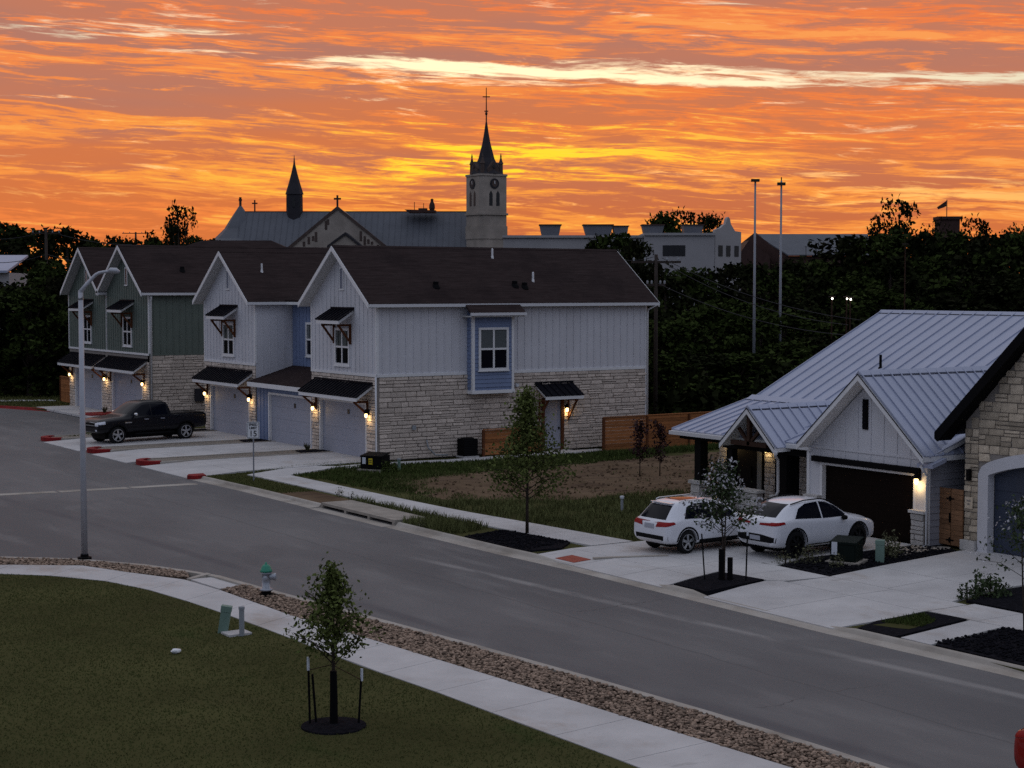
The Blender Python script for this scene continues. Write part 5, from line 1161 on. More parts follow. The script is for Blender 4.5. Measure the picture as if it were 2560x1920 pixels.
pb = thing('utility_pedestal', 'leaning pale green utility pedestal on the near lawn', 'pedestal', (15.0, 35.2, 0), R(-30)); pb.rotation_euler = (0, R(9), R(-30))
B(-.11, .11, -.09, .09, -.05, .55).build('cover', 'pale_green', pb); B(-.12, .12, -.10, .10, .48, .61).build('cap', 'pale_green', pb)
gp = thing('marker_post', 'grey round marker post on a small concrete pad by the near pavement', 'post', (15.2, 34.6, 0))
MB().tube([(0, 0, 0), (0, 0, .62)], .06, 12).build('post', 'grey_pvc', gp); MB().lathe([(.07, .60), (.07, .66), (.03, .67)], 12).build('cap', 'grey_pvc', gp)
B(-.30, .26, .02, .48, -.05, .04).build('pad', 'concrete', gp)
def lump(name, label, cat, loc, s, m, seed=0):
    bm = bmesh.new(); bmesh.ops.create_icosphere(bm, subdivisions=2, radius=1); r = random.Random(seed)
    for v in bm.verts: v.co = Vector((v.co.x * s[0], v.co.y * s[1], v.co.z * s[2])) * r.uniform(.85, 1.12)
    me = bpy.data.meshes.new(name); bm.to_mesh(me); bm.free(); me.materials.append(MAT[m]); o = link(bpy.data.objects.new(name, me)); o.location = loc; return tag(o, label, cat)
lump('stone', 'small white stone lying alone on the lawn', 'stone', (13.27, 33.69, .05), (.11, .085, .055), 'sign_white', 3)

def transformer(name, label, loc, rz, w, d, h, m='dark_green_box'):
    t = thing(name, label, 'transformer', loc, rz)
    B(-w / 2 - .12, w / 2 + .12, -d / 2 - .12, d / 2 + .12, -.1, .07).build('pad', 'old_concrete', t)
    B(-w / 2, w / 2, -d / 2 + .02, d / 2, .07, h - .1).build('cabinet', m, t)
    MB().ext([(-w / 2 - .02, -d / 2 - .01, h - .16), (-w / 2 - .02, d / 2 + .02, h - .04), (-w / 2 - .02, d / 2 + .02, h), (-w / 2 - .02, -d / 2 - .01, h - .09)], (w + .04, 0, 0)).build('lid', m, t)
    B(-w / 2 + .03, w / 2 - .03, -d / 2, -d / 2 + .02, .12, h - .18).build('door', m, t); return t
t1 = transformer('transformer', 'black utility transformer with yellow warning label by the townhouse walk', (34.0, 63.15, 0), R(-55), 1.0, .82, .74, 'near_black')
B(-.40, -.24, -.44, -.405, .30, .58).build('white_label', 'label_white', t1); yl = B(-.10, .08, -.44, -.405, .28, .54).build('yellow_label', 'yellow', t1); B(-.07, .05, -.444, -.44, .36, .39).build('label_bar', 'sign_black', yl); B(-.07, .05, -.444, -.44, .44, .47).build('label_bar', 'sign_black', yl)
t2 = transformer('transformer', 'dark green transformer with white label in the mulch between driveways', (33.7, 34.4, .02), R(-62), .74, .70, .72)
B(-.32, -.16, -.38, -.345, .26, .62).build('white_label', 'label_white', t2)
g2 = thing('utility_pedestal', 'small pale green pedestal right of the dark green transformer', 'pedestal', (34.6, 33.98, .02), R(-50)); B(-.12, .12, -.12, .12, -.05, .58).build('cover', 'pale_green', g2); B(-.13, .13, -.13, .13, .5, .62).build('cap', 'pale_green', g2)
wp = thing('marker_post', 'short white capped post among the weeds of the lot', 'post', (34.85, 46.6, 0)); MB().tube([(0, 0, 0), (0, 0, .5)], .05, 10).build('post', 'grey_pvc', wp); MB().lathe([(.075, .48), (.075, .56), (.03, .57)], 10).build('cap', 'label_white', wp)
cn = thing('marker_post', 'small capped post beside the black transformer', 'post', (34.75, 62.4, 0)); MB().tube([(0, 0, 0), (0, 0, .5)], .07, 10).build('post', 'pale_green', cn); MB().lathe([(.09, .46), (.09, .52), (.03, .53)], 10).build('cap', 'grey_pvc', cn)
ac = thing('air_conditioner', 'dark grey air conditioner against the stone side wall', 'air conditioner', (40.3, 65.85, 0))
B(-.42, .42, -.36, .36, -.02, .05).build('pad', 'concrete', ac); c_ = B(-.36, .36, -.32, .32, .05, .84).build('cabinet', 'near_black', ac)
for k in range(9): B(-.37, .37, -.335, -.32, .12 + k * .08, .16 + k * .08).build('louvre', 'black_plastic', c_)
MB().lathe([(.30, .84), (.30, .88), (.05, .90)], 16).build('fan_guard', 'black_plastic', ac)

def plank_fence(name, label, pts, h, nb, posts=True, m='cedar_orange'):
    t = thing(name, label, 'fence', (*pts[0], 0), world=True); bh = (h - .06) / nb
    for (a, b) in zip(pts, pts[1:]):
        A, Bv = Vector((*a, 0)), Vector((*b, 0)); d = (Bv - A).normalized()
        for k in range(nb): z = .06 + bh * (k + .5) + random.uniform(-.004, .004); MB().beam(A + d * .04 + Vector((0, 0, z)), Bv - d * .04 + Vector((0, 0, z)), .022, bh - .012).build('plank', m, t)
        MB().beam(A + Vector((0, 0, h + .03)), Bv + Vector((0, 0, h + .03)), .10, .04).build('cap_rail', m, t)
    for p in pts: B(p[0] - .055, p[0] + .055, p[1] - .06, p[1] + .05, -.1, h + .01).build('post', 'cedar', t)
    return t
plank_fence('fence', 'long cedar plank fence running back from the stone wall corner', [(46.9, 64.2), (49.5, 64.2), (52.1, 64.2), (54.7, 64.2), (57.5, 64.2), (60.5, 64.2), (63.5, 64.2)], 1.62, 10)
plank_fence('fence', 'short cedar screen fence beside the air conditioner', [(40.95, 65.5), (43.2, 65.35), (44.4, 65.9)], 1.22, 8)
plank_fence('fence', 'small cedar fence panel at the left side of the green townhouse', [(36.2, 112.4), (36.2, 109.3)], 1.75, 10)

# poles and wires
def pole(name, label, px, D, top, r=.14, arms=(), cat='pole', m='wood_pole'):
    u, v = PX(px, D); h = ZP(top, D); t = thing(name, label, cat, (u, v, -.3), -YAW)
    MB().tube([(0, 0, 0), (0, 0, h + .3)], [r, r * .7], 10).build('pole', m, t, True)
    for dz, w in arms:
        a = B(-w, w, -.06, .06, h + .3 - dz - .06, h + .3 - dz + .06).build('crossarm', m, t)
        for k in (-.9, -.45, .45, .9): MB().lathe([(.05, 0), (.06, .1), (.03, .18)], 8, (w * k, 0, h + .3 - dz + .06)).build('insulator', 'grey_pvc', a)
    return t, (u, v, h)
pR, aR = pole('utility_pole', 'wooden utility pole standing behind the right end of the townhouse', 1640, 88, 636, .13, ((.4, 1.3), (1.6, .5)))
pL, aL = pole('utility_pole', 'wooden utility pole among the trees at far left', 117, 150, 572, .17, ((.4, 1.3),))
pM, aM = pole('utility_pole', 'small far utility pole with crossarm above the green roof', 341, 260, 580, .2, ((.2, 2.1),))
def wire(label, a, b, sag=.6, r=.018, m='wire'):
    A, Bv = Vector(a), Vector(b); pts = [A.lerp(Bv, k / 14) - Vector((0, 0, sag * 4 * (k / 14) * (1 - k / 14))) for k in range(15)]
    o = MB().tube(pts, r, 5).build('power_line', m); return tag(o, label, 'wire', 'power lines')
def at(px, py, D): return (*PX(px, D, py), ZP(py, D))
wire('upper wire running right from the townhouse pole across the woods', at(1655, 645, 88), at(2150, 800, 80), .5, .016, 'far_wire')
wire('middle wire running right from the townhouse pole across the woods', at(1652, 652, 88), at(2120, 812, 80), .6, .016, 'far_wire')
wire('lower wire running right from the townhouse pole to the metal roof', at(1640, 706, 88), at(2120, 838, 80), .5, .018, 'far_wire')
wire('faint wire left of the townhouse pole behind the roof', at(1640, 640, 88), at(1560, 650, 88), .1, .016, 'far_wire')
wire('wire running left from the far left pole', at(110, 578, 150), at(-40, 596, 150), .3, .03, 'far_wire')
wire('wire running right from the far left pole to the green roof', at(122, 578, 150), at(330, 612, 150), .3, .03, 'far_wire')
wire('lower wire left of the far left pole', at(112, 637, 150), at(-40, 655, 150), .3, .03, 'far_wire')
wire('lower wire right of the far left pole', at(120, 637, 150), at(330, 665, 150), .3, .03, 'far_wire')
# ---------------------------------------------------------------- trees and plants
def leaf_quads(P, size, rng, flat=0., asp=.62):
    n = len(P); a = rng.normal(size=(n, 3)); a[:, 2] *= (1 - flat); a /= np.linalg.norm(a, axis=1)[:, None]
    b = rng.normal(size=(n, 3)); b -= (a * b).sum(1)[:, None] * a; b /= np.linalg.norm(b, axis=1)[:, None]; c = np.cross(a, b)
    s = size * rng.uniform(.6, 1.35, (n, 1))
    V = np.stack([P - a * s * .5, P + b * s * asp * .5 + c * s * .12, P + a * s * .5, P - b * s * asp * .5 + c * s * .12], 1)
    return V.reshape(-1, 3), np.arange(4 * n).reshape(-1, 4)
def crown(name, P, size, m, parent, rng, **k):
    V, Fc = leaf_quads(np.asarray(P), size, rng, **k); return raw_mesh(name, V, Fc, m, parent)
def branchy(rng, h0, h1, rad, n, up=.5, droop=0.):
    "limbs leaving a trunk between h0 and h1; rad(t) gives the crown radius at height fraction t"
    out = []
    for i in range(n):
        t = (i + rng.uniform(.1, .9)) / n; z = h0 + (h1 - h0) * t * .9; a = i * 2.4 + rng.uniform(-.5, .5); r = rad(t) * rng.uniform(.65, 1.15)
        e = np.array([math.cos(a) * r, math.sin(a) * r, z + r * up * rng.uniform(.5, 1.4) - droop * r]); s = np.array([0, 0, z]); mid = (s + e) / 2 + np.array([0, 0, .12 * r]); out.append([s, mid, e])
    return out
def leaves_along(rng, limbs, per, spread, start=.25):
    P = []
    for L in limbs:
        for k in range(per):
            t = rng.uniform(start, 1.04); q = L[0] * (1 - t) ** 2 + 2 * L[1] * t * (1 - t) + L[2] * t * t; P.append(q + rng.normal(0, spread, 3) * (.4 + .6 * t))
    return P
def young_tree(name, label, loc, h, h0, rad, nl, per, size, spread, leaf, trunk_r, seed, bark='bark', up=.5, blossom=0, lean=(0, 0), leader=True, rotz=0., stems=((0, 0),)):
    rng = np.random.default_rng(seed); t = thing(name, label, 'tree', loc, rotz); P = []; Q = []
    tr = MB(); br = MB()
    for sx, sy in stems:
        pts = [(sx * k / 5 * .8 + lean[0] * k / 5 + rng.normal(0, .012 * k / 5), sy * k / 5 * .8 + lean[1] * k / 5 + rng.normal(0, .012 * k / 5), h * .97 * k / 5 - .03) for k in range(6)]
        tr.tube(pts, [trunk_r * (1 - .88 * k / 5) for k in range(6)], 8)
        limbs = branchy(rng, h0, h, rad, nl, up)
        for L in limbs:
            z = L[0][2] / h; o = np.array([(sx * .8 + lean[0]) * z, (sy * .8 + lean[1]) * z, 0]); L[0] = L[0] + o; L[1] = L[1] + o; L[2] = L[2] + o
            br.tube([tuple(L[0]), tuple(L[1]), tuple(L[2])], [trunk_r * .28, trunk_r * .2, .004], 5)
        P += leaves_along(rng, limbs, per, spread)
        if leader: P += [np.array([sx * .8 + lean[0], sy * .8 + lean[1], 0]) * z / h + np.array([0, 0, z]) + rng.normal(0, spread * .6, 3) for z in rng.uniform(h * .75, h * 1.0, per * 2)]
        if blossom: Q += [L[2] + rng.normal(0, spread * .9, 3) + np.array([0, 0, spread]) for L in limbs for _ in range(blossom)]
    tr.build('trunk', bark, t, True); br.build('branches', bark, t); crown('crown', P, size, leaf, t, rng)
    if Q: crown('blossom', Q, size * .9, 'blossom', t, rng)
    return t
def stake(label, loc, h, lean=(0, 0), tip=.0, r=.022):
    t = thing('tree_stake', label, 'stake', loc); MB().tube([(0, 0, -.1), (lean[0], lean[1], h)], r, 6).build('post', 'near_black', t)
    if tip: MB().tube([(lean[0] * .98, lean[1] * .98, h - tip), (lean[0] * 1.02, lean[1] * 1.02, h + .02)], r * 1.25, 6).build('white_tip', 'label_white', t)
    return t
# young tree on the near lawn
fx, fy = 13.4, 26.5
young_tree('young_tree', 'young leafy tree staked in a dark mulch ring on the lawn', (fx, fy, 0), 2.95, 1.05, lambda t: (1.0 * (1 - t) ** 1.15 + .06) if t > .10 else .70, 42, 70, .085, .11, 'leaf_young', .050, 11, up=.75)
struct('mulch_ring', MB().lathe([(.60, -.1), (.58, .02), (.40, .05), (.05, .06)], 28, (fx, fy, 0)), 'mulch')
MB_ = MB().tube([(fx, fy, .02), (fx + .005, fy, .5), (fx, fy, 1.0)], [.075, .07, .062], 10).build('trunk_wrap', 'near_black'); tag(MB_, 'black wrap round the trunk of the staked lawn tree', 'wrap')
stake('black stake with white tip left of the lawn tree', (fx - .34, fy + .26, 0), 1.22, (-.02, .02), .22); stake('short black stake without tip left of the lawn tree', (fx - .22, fy + .24, 0), .92, (-.05, .06)); stake('black stake with white tip right of the lawn tree', (fx + .40, fy - .18, 0), 1.0, (.06, -.03), .2)
o = MB().tube([(fx - .36, fy + .28, 1.0), (fx, fy, 1.12)], .008, 5); o.tube([(fx + .45, fy - .21, .82), (fx, fy, 1.10)], .008, 5); tag(o.build('tie_strap', 'timber_dark'), 'thin straps tying the lawn tree to its stakes', 'strap')
# street tree beside the drain, flowering tree by the driveway, one at the right edge
young_tree('street_tree', 'conical green street tree in the mulch bed beside the vacant lot', (29.28, 44.2, 0), 4.7, 1.05, lambda t: (1.72 * (1 - t) ** 1.3 + .14) if t > .08 else 1.35, 58, 92, .115, .18, 'leaf_young', .06, 12, up=.42)
young_tree('flowering_tree', 'white-flowering young tree with black trunk guards between the driveways', (28.95, 34.15, 0), 3.15, 1.1, lambda t: .88 * (1 - t) + .16, 20, 34, .10, .13, 'leaf_myrtle', .035, 13, up=.6, blossom=10, stems=((.12, .05), (-.1, .1)))
for i, (x, y, h) in enumerate(((28.9, 34.2, .85), (29.08, 34.05, .62))): tag(MB().tube([(x, y, 0), (x, y, h)], .075, 10).build('trunk_guard', 'near_black'), ('taller' if i == 0 else 'shorter') + ' black guard round a stem of the flowering tree', 'trunk guard', 'black trunk guards')
stake('black stake left of the flowering tree', (28.55, 34.45, 0), 1.25, (-.06, .08)); stake('black stake right of the flowering tree', (29.35, 33.72, 0), 1.35, (.03, -.02), .12)
young_tree('flowering_tree', 'thin leaning flowering tree cut off by the right edge', (30.45, 25.35, 0), 3.0, 1.1, lambda t: .72 * (1 - t) + .25, 18, 34, .09, .13, 'leaf_myrtle', .03, 14, up=.5, blossom=7, lean=(.1, .25))
young_tree('wine_leaf_shrub', 'left of two slim dark red shrubs before the cedar fence', (42.2, 55.2, 0), 2.2, .55, lambda t: .28 + .1 * math.sin(t * 3), 18, 24, .13, .10, 'leaf_wine', .03, 15, up=1.2)
young_tree('wine_leaf_shrub', 'right of two slim dark red shrubs before the cedar fence', (43.1, 55.0, 0), 2.15, .45, lambda t: .26 + .1 * math.sin(t * 3), 18, 24, .13, .10, 'leaf_wine', .03, 16, up=1.2)
def bush(name, label, loc, r, h, n, size, leaf, seed, cat='shrub', group=None):
    rng = np.random.default_rng(seed); d = rng.normal(size=(n, 3)); d /= np.linalg.norm(d, axis=1)[:, None]; d[:, 2] = np.abs(d[:, 2])
    P = d * np.array([r, r, h]) * rng.uniform(.45, 1.05, (n, 1)) * (1 + .25 * np.sin(d[:, :1] * 7 + seed) * np.cos(d[:, 1:2] * 6))
    t = thing(name, label, cat, loc, group=group); crown('foliage', P, size, leaf, t, rng); MB().tube([(0, 0, -.05), (0, 0, h * .7)], [.03, .01], 5).build('stem', 'bark', t); return t
def tuft(name, label, loc, h, n, leaf, seed, spread=.35, w=.009, cat='grass clump', group=None):
    rng = np.random.default_rng(seed); a = rng.uniform(0, 6.28, n); l = rng.uniform(.3, 1, n) * spread; hh = h * rng.uniform(.55, 1.1, n)
    V = np.zeros((n, 4, 3)); c, s = np.cos(a), np.sin(a)
    V[:, 0] = np.c_[c * .04 - s * w, s * .04 + c * w, hh * 0]; V[:, 1] = np.c_[c * .04 + s * w, s * .04 - c * w, hh * 0]; V[:, 2] = np.c_[c * l * .45 + s * w, s * l * .45 - c * w, hh * .75]; V[:, 3] = np.c_[c * l, s * l, hh]
    t = thing(name, label, cat, loc, group=group); raw_mesh('blades', V.reshape(-1, 3), np.arange(4 * n).reshape(-1, 4), leaf, t); return t
bush('grass_clump', 'wispy ornamental grass left of the dark green transformer', (32.75, 34.95, .02), .45, .50, 230, .07, 'leaf_shrub', 1); bush('grass_clump', 'wispy grass in front of the dark green transformer', (32.95, 34.0, .02), .25, .42, 110, .07, 'leaf_shrub', 2)
bush('grass_clump', 'low pale grass farther left of the dark green transformer', (32.2, 35.3, .02), .38, .32, 150, .06, 'leaf_shrub', 3)
bush('leafy_shrub', 'loose pale shrub right of the green pedestal', (35.4, 34.45, .02), .36, .7, 240, .09, 'leaf_shrub', 4); bush('leafy_shrub', 'second pale shrub nearer the cedar gate', (36.0, 34.75, .02), .28, .55, 160, .09, 'leaf_shrub', 5)
bush('leafy_shrub', 'dark green shrub in the mulch at the right edge', (33.2, 28.75, .02), .55, .55, 520, .10, 'leaf_myrtle', 6); bush('leafy_shrub', 'twiggy small shrub at the tip of the right mulch bed', (32.35, 28.75, .02), .28, .5, 160, .09, 'leaf_myrtle', 7)
bush('leafy_shrub', 'olive shrub before the blue garage door', (37.4, 29.6, .02), .6, 1.7, 650, .12, 'leaf_shrub', 8)
bush('leafy_shrub', 'small green plant by the porch steps', (37.4, 43.9, .0), .35, 1.25, 260, .11, 'leaf_myrtle', 9); bush('leafy_shrub', 'leafy shrub between the porch pier and stone wall', (38.6, 46.2, .1), .45, 1.7, 420, .12, 'leaf_myrtle', 10)
bush('leafy_shrub', 'grass-green shrub before the black transformer', (34.2, 62.3, 0), .5, .45, 420, .10, 'weeds', 17)
for i, (u, v, s_) in enumerate(((35.0, 71.8, 1.), (35.0, 78.35, 1.2), (34.9, 85.7, 1.), (35.0, 100.2, 1.1))):
    tuft('spiky_plant', ['spiky plant in the mulch between the two near white garages', 'spiky plant in the mulch left of the blue bay', 'spiky plant behind the black pickup', 'spiky plant between the green house garages'][i], (u, v, .05), .42 * s_, 26, 'leaf_shrub', 20 + i, .25, .018, 'plant')
for i, (x, y, h) in enumerate(((27.2, 47.3, .35), (28.4, 54.6, .42), (28.6, 56.0, .45))): bush('weed', ['dead brown weed growing in the gutter', 'tall weed at the left end of the drain slab', 'tall weed beside the pavement above the drain'][i], (x, y, -.05), .2, h, 70, .06, 'leaf_shrub', 30 + i, 'weed')

# ---- wild trees: a few crowns shared by many copies
def wild(seed, n_clump, per, leaf, size=.42, base=.12, full=1.):
    "a 10 m tree, 8 m across, foliage in separate clumps"
    rng = np.random.default_rng(seed); P = []; limbs = []
    for i in range(n_clump):
        t = rng.uniform(0, 1) ** .8; z = 10 * (base + (1 - base) * t) * .93; a = rng.uniform(0, 6.28)
        r = 4 * math.sin(math.pi * min(1, .22 + .74 * t)) ** .7 * rng.uniform(.25, 1.) * full
        c = np.array([math.cos(a) * r, math.sin(a) * r, z]); rr = rng.uniform(.55, 1.15); limbs.append(c)
        d = rng.normal(size=(per, 3)); d /= np.linalg.norm(d, axis=1)[:, None]; P += list(c + d * rr * rng.uniform(.35, 1.05, (per, 1)) * np.array([1.2, 1.2, .75]))
    root = thing('tree', 'x', 'tree'); crown('crown', P, size, leaf, root, rng)
    mb = MB().tube([(0, 0, -.3), (.1, .05, 3), (0, .1, 6), (.1, 0, 8.8)], [.26, .2, .13, .04], 7)
    for c in limbs[::4]: mb.tube([(0, 0, c[2] * .55), tuple(c * .5 + np.array([0, 0, c[2] * .3])), tuple(c)], [.09, .06, .02], 5)
    mb.build('trunk', 'bark', root); return root
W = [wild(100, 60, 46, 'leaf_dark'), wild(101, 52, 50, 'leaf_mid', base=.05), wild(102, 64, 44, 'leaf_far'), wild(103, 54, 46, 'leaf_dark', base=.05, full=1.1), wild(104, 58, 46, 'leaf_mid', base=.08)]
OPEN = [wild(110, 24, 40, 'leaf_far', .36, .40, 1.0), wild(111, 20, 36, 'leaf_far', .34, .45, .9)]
USED = set()
def plant(k, px, top, D, width, label, group='trees of the wood', pool=W, name='tree'):
    u, v = PX(px, D); h = ZP(top, D) + .35; p = pool[k % len(pool)]
    if p.name in USED: t = copy_tree(p)
    else: USED.add(p.name); t = p
    t.name = name; t.location = (u, v, -.35); t.scale = (width / 8 * random.uniform(.95, 1.05), width / 8, h / 9.7); t.rotation_euler = (0, 0, random.uniform(0, 6.28)); t['label'] = label
    if group: t['group'] = group
    return t
LF = 'dark leafy tree massed at the left edge behind the green townhouse'
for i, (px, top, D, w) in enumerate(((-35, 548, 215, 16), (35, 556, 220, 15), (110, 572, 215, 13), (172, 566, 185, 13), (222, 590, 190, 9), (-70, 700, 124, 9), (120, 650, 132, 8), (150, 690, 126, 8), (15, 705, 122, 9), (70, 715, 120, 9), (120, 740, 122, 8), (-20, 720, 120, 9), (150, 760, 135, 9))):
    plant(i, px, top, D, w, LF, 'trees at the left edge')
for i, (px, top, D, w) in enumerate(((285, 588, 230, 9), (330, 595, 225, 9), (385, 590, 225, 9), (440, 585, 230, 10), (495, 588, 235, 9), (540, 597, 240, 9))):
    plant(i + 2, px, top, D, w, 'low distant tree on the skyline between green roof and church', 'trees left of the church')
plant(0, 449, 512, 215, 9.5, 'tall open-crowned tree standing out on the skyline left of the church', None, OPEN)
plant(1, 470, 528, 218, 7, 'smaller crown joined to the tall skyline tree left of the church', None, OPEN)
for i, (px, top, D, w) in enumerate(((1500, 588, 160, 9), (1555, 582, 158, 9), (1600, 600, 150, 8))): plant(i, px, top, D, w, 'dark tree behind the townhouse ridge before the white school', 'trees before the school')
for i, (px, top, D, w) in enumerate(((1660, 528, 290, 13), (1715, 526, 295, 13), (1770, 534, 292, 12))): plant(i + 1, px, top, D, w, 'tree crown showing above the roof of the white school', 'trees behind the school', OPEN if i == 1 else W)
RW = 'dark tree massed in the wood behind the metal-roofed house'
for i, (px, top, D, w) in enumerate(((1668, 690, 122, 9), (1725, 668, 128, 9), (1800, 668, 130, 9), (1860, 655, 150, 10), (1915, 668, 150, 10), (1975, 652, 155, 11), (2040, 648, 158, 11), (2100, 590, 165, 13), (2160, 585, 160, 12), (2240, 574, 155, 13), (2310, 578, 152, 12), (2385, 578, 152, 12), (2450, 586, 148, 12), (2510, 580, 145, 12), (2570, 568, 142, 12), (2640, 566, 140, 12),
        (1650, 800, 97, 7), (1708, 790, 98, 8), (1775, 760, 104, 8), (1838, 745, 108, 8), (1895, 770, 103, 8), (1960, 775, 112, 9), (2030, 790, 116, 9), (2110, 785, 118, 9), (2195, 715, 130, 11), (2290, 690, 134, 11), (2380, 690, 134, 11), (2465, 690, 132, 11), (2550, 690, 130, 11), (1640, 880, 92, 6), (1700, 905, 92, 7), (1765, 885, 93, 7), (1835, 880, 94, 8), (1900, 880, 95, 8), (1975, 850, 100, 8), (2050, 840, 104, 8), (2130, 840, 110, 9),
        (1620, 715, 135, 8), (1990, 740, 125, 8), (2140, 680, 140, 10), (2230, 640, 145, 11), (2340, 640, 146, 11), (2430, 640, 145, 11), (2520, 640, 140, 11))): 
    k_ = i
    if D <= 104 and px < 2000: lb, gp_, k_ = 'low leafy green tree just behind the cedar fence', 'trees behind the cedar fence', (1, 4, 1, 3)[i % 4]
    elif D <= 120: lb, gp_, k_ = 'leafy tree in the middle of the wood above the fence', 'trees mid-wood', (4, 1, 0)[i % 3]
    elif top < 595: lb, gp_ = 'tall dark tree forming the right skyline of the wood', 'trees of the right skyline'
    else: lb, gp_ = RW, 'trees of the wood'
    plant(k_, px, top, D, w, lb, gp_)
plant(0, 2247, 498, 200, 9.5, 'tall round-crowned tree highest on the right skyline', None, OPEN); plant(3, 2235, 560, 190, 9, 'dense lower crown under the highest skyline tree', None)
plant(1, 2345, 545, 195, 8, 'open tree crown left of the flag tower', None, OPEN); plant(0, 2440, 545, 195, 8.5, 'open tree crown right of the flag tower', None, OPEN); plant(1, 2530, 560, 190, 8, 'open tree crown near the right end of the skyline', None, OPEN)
for p in W + OPEN:
    if p.name not in USED and p['label'] == 'x': pass
# undergrowth
rng = np.random.default_rng(55); n = 26000
ppx = rng.uniform(1560, 2700, n); DD = rng.uniform(84, 150, n); XY = np.array([PX(a, d) for a, d in zip(ppx, DD)]); zz_ = rng.uniform(0, 1, n) ** 1.5 * 3.2 * (1 + .4 * np.sin(ppx * .03)) - .3
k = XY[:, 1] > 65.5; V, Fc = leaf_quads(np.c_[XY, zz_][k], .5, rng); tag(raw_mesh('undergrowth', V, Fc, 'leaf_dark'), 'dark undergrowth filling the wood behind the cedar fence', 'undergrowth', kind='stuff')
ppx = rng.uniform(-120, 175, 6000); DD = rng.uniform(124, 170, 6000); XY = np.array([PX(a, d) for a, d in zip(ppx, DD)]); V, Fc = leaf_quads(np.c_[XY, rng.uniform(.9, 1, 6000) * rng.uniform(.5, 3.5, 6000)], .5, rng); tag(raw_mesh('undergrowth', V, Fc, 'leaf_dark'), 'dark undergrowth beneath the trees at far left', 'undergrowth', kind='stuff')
# ---------------------------------------------------------------- far buildings and masts
class Fr:
    def __init__(s, name, label, cat, px, D):
        s.px, s.D = px, D; u, v = PX(px, D); s.t = thing(name, label, cat, (u, v, -.35), -YAW)
    def x(s, px, py, dy=0):
        b = (960 - py) / F; k = math.cos(PIT) + b * math.sin(PIT); return (px - 1280) / F / k * (s.D + dy) - (s.px - 1280) / F / (math.cos(PIT) + (960 - HZ) / F * math.sin(PIT)) * s.D
    def z(s, py, dy=0): return ZP(py, s.D + dy) + .35
    def p(s, px, py, dy=0): return (s.x(px, py, dy), dy, s.z(py, dy))
ch = Fr('church', 'stone church with metal roof, slim flèche and tall clock-tower spire on the skyline', 'church', 1000, 300); T = ch.t; p = ch.p
zr = ch.z(530, 9); xl, xr = ch.x(604, 527, 9), ch.x(1172, 538, 9)
# nave: long metal roof, seams along the slope
nv = MB().ext([(xl, 0, 0), (xl, 0, zr - 9.5), (xl, 9, zr - .15), (xl, 18, zr - 9.5), (xl, 18, 0)], (xr - xl, 0, 0)).build('nave_wall', 'church_stone', T)
seam_roof([(xl, -1, zr - 10.6), (xl, 9, zr), (xr + 3, 9, zr), (xr + 3, -1, zr - 10.6)], (0, -1, -1.06), 1.1, 'church_roof', nv, th=.08, rib=.07, ribw=.07)
MB().ext([(xl, 9, zr), (xl, 19, zr - 10.6), (xl, 19, zr - 10.8), (xl, 9, zr - .2)], (xr - xl + 3, 0, 0)).build('roof_back', 'church_roof', nv)
B(xl, xr + 2, 8.85, 9.15, zr - .1, zr + .14).build('ridge', 'slate', nv)
# transept gable towards us
g0, g1, g2 = p(843.6, 517, -6), p(716, 622, -6), p(974, 622, -6)
tw = MB().ext([(g1[0], -6, 0), (g1[0], -6, g1[2]), (g0[0], -6, g0[2]), (g2[0], -6, g2[2]), (g2[0], -6, 0)], (0, 1, 0)).build('transept_wall', 'church_stone', T)
for e in (g1, g2):
    MB().ext([(e[0], -5.5, e[2] - .2), (g0[0], -5.5, g0[2] - .2), (g0[0], -5.5, g0[2] - .5), (e[0], -5.5, e[2] - .5)], (0, 16, 0)).build('transept_roof', 'church_roof', T)
    MB().ext([(e[0], -6.2, e[2] + .1), (g0[0], -6.2, g0[2] + .15), (g0[0], -6.2, g0[2] - .45), (e[0], -6.2, e[2] - .5)], (0, .8, 0)).build('coping', 'stain', tw)
r_ = random.Random(5)
for px_, py_, l in ((760, 604, 12), (772, 592, 18), (783, 590, 12), (790, 580, 24), (815, 552, 22), (820, 548, 14), (902, 578, 24), (912, 590, 22), (921, 598, 12), (930, 604, 8), (945, 612, 6)):
    a = p(px_, py_, -6); MB().box(a[0] - .22, a[0] + .22, -6.03, -5.99, a[2] - l * .072, a[2]).build('water_stain', 'stain', tw)
h0, h1, h2 = p(863.5, 584, -10), p(818, 614, -10), p(906, 616, -10)
pw_ = MB().ext([(h1[0], -10, 0), h1, h0, h2, (h2[0], -10, 0)], (0, 4, 0)).build('porch_gable', 'church_stone', T)
for e in (h1, h2): MB().ext([(e[0], -10.3, e[2]), (h0[0], -10.3, h0[2] + .25), (h0[0], -10.3, h0[2] - .2), (e[0], -10.3, e[2] - .4)], (0, 6, 0)).build('porch_roof', 'slate', pw_)
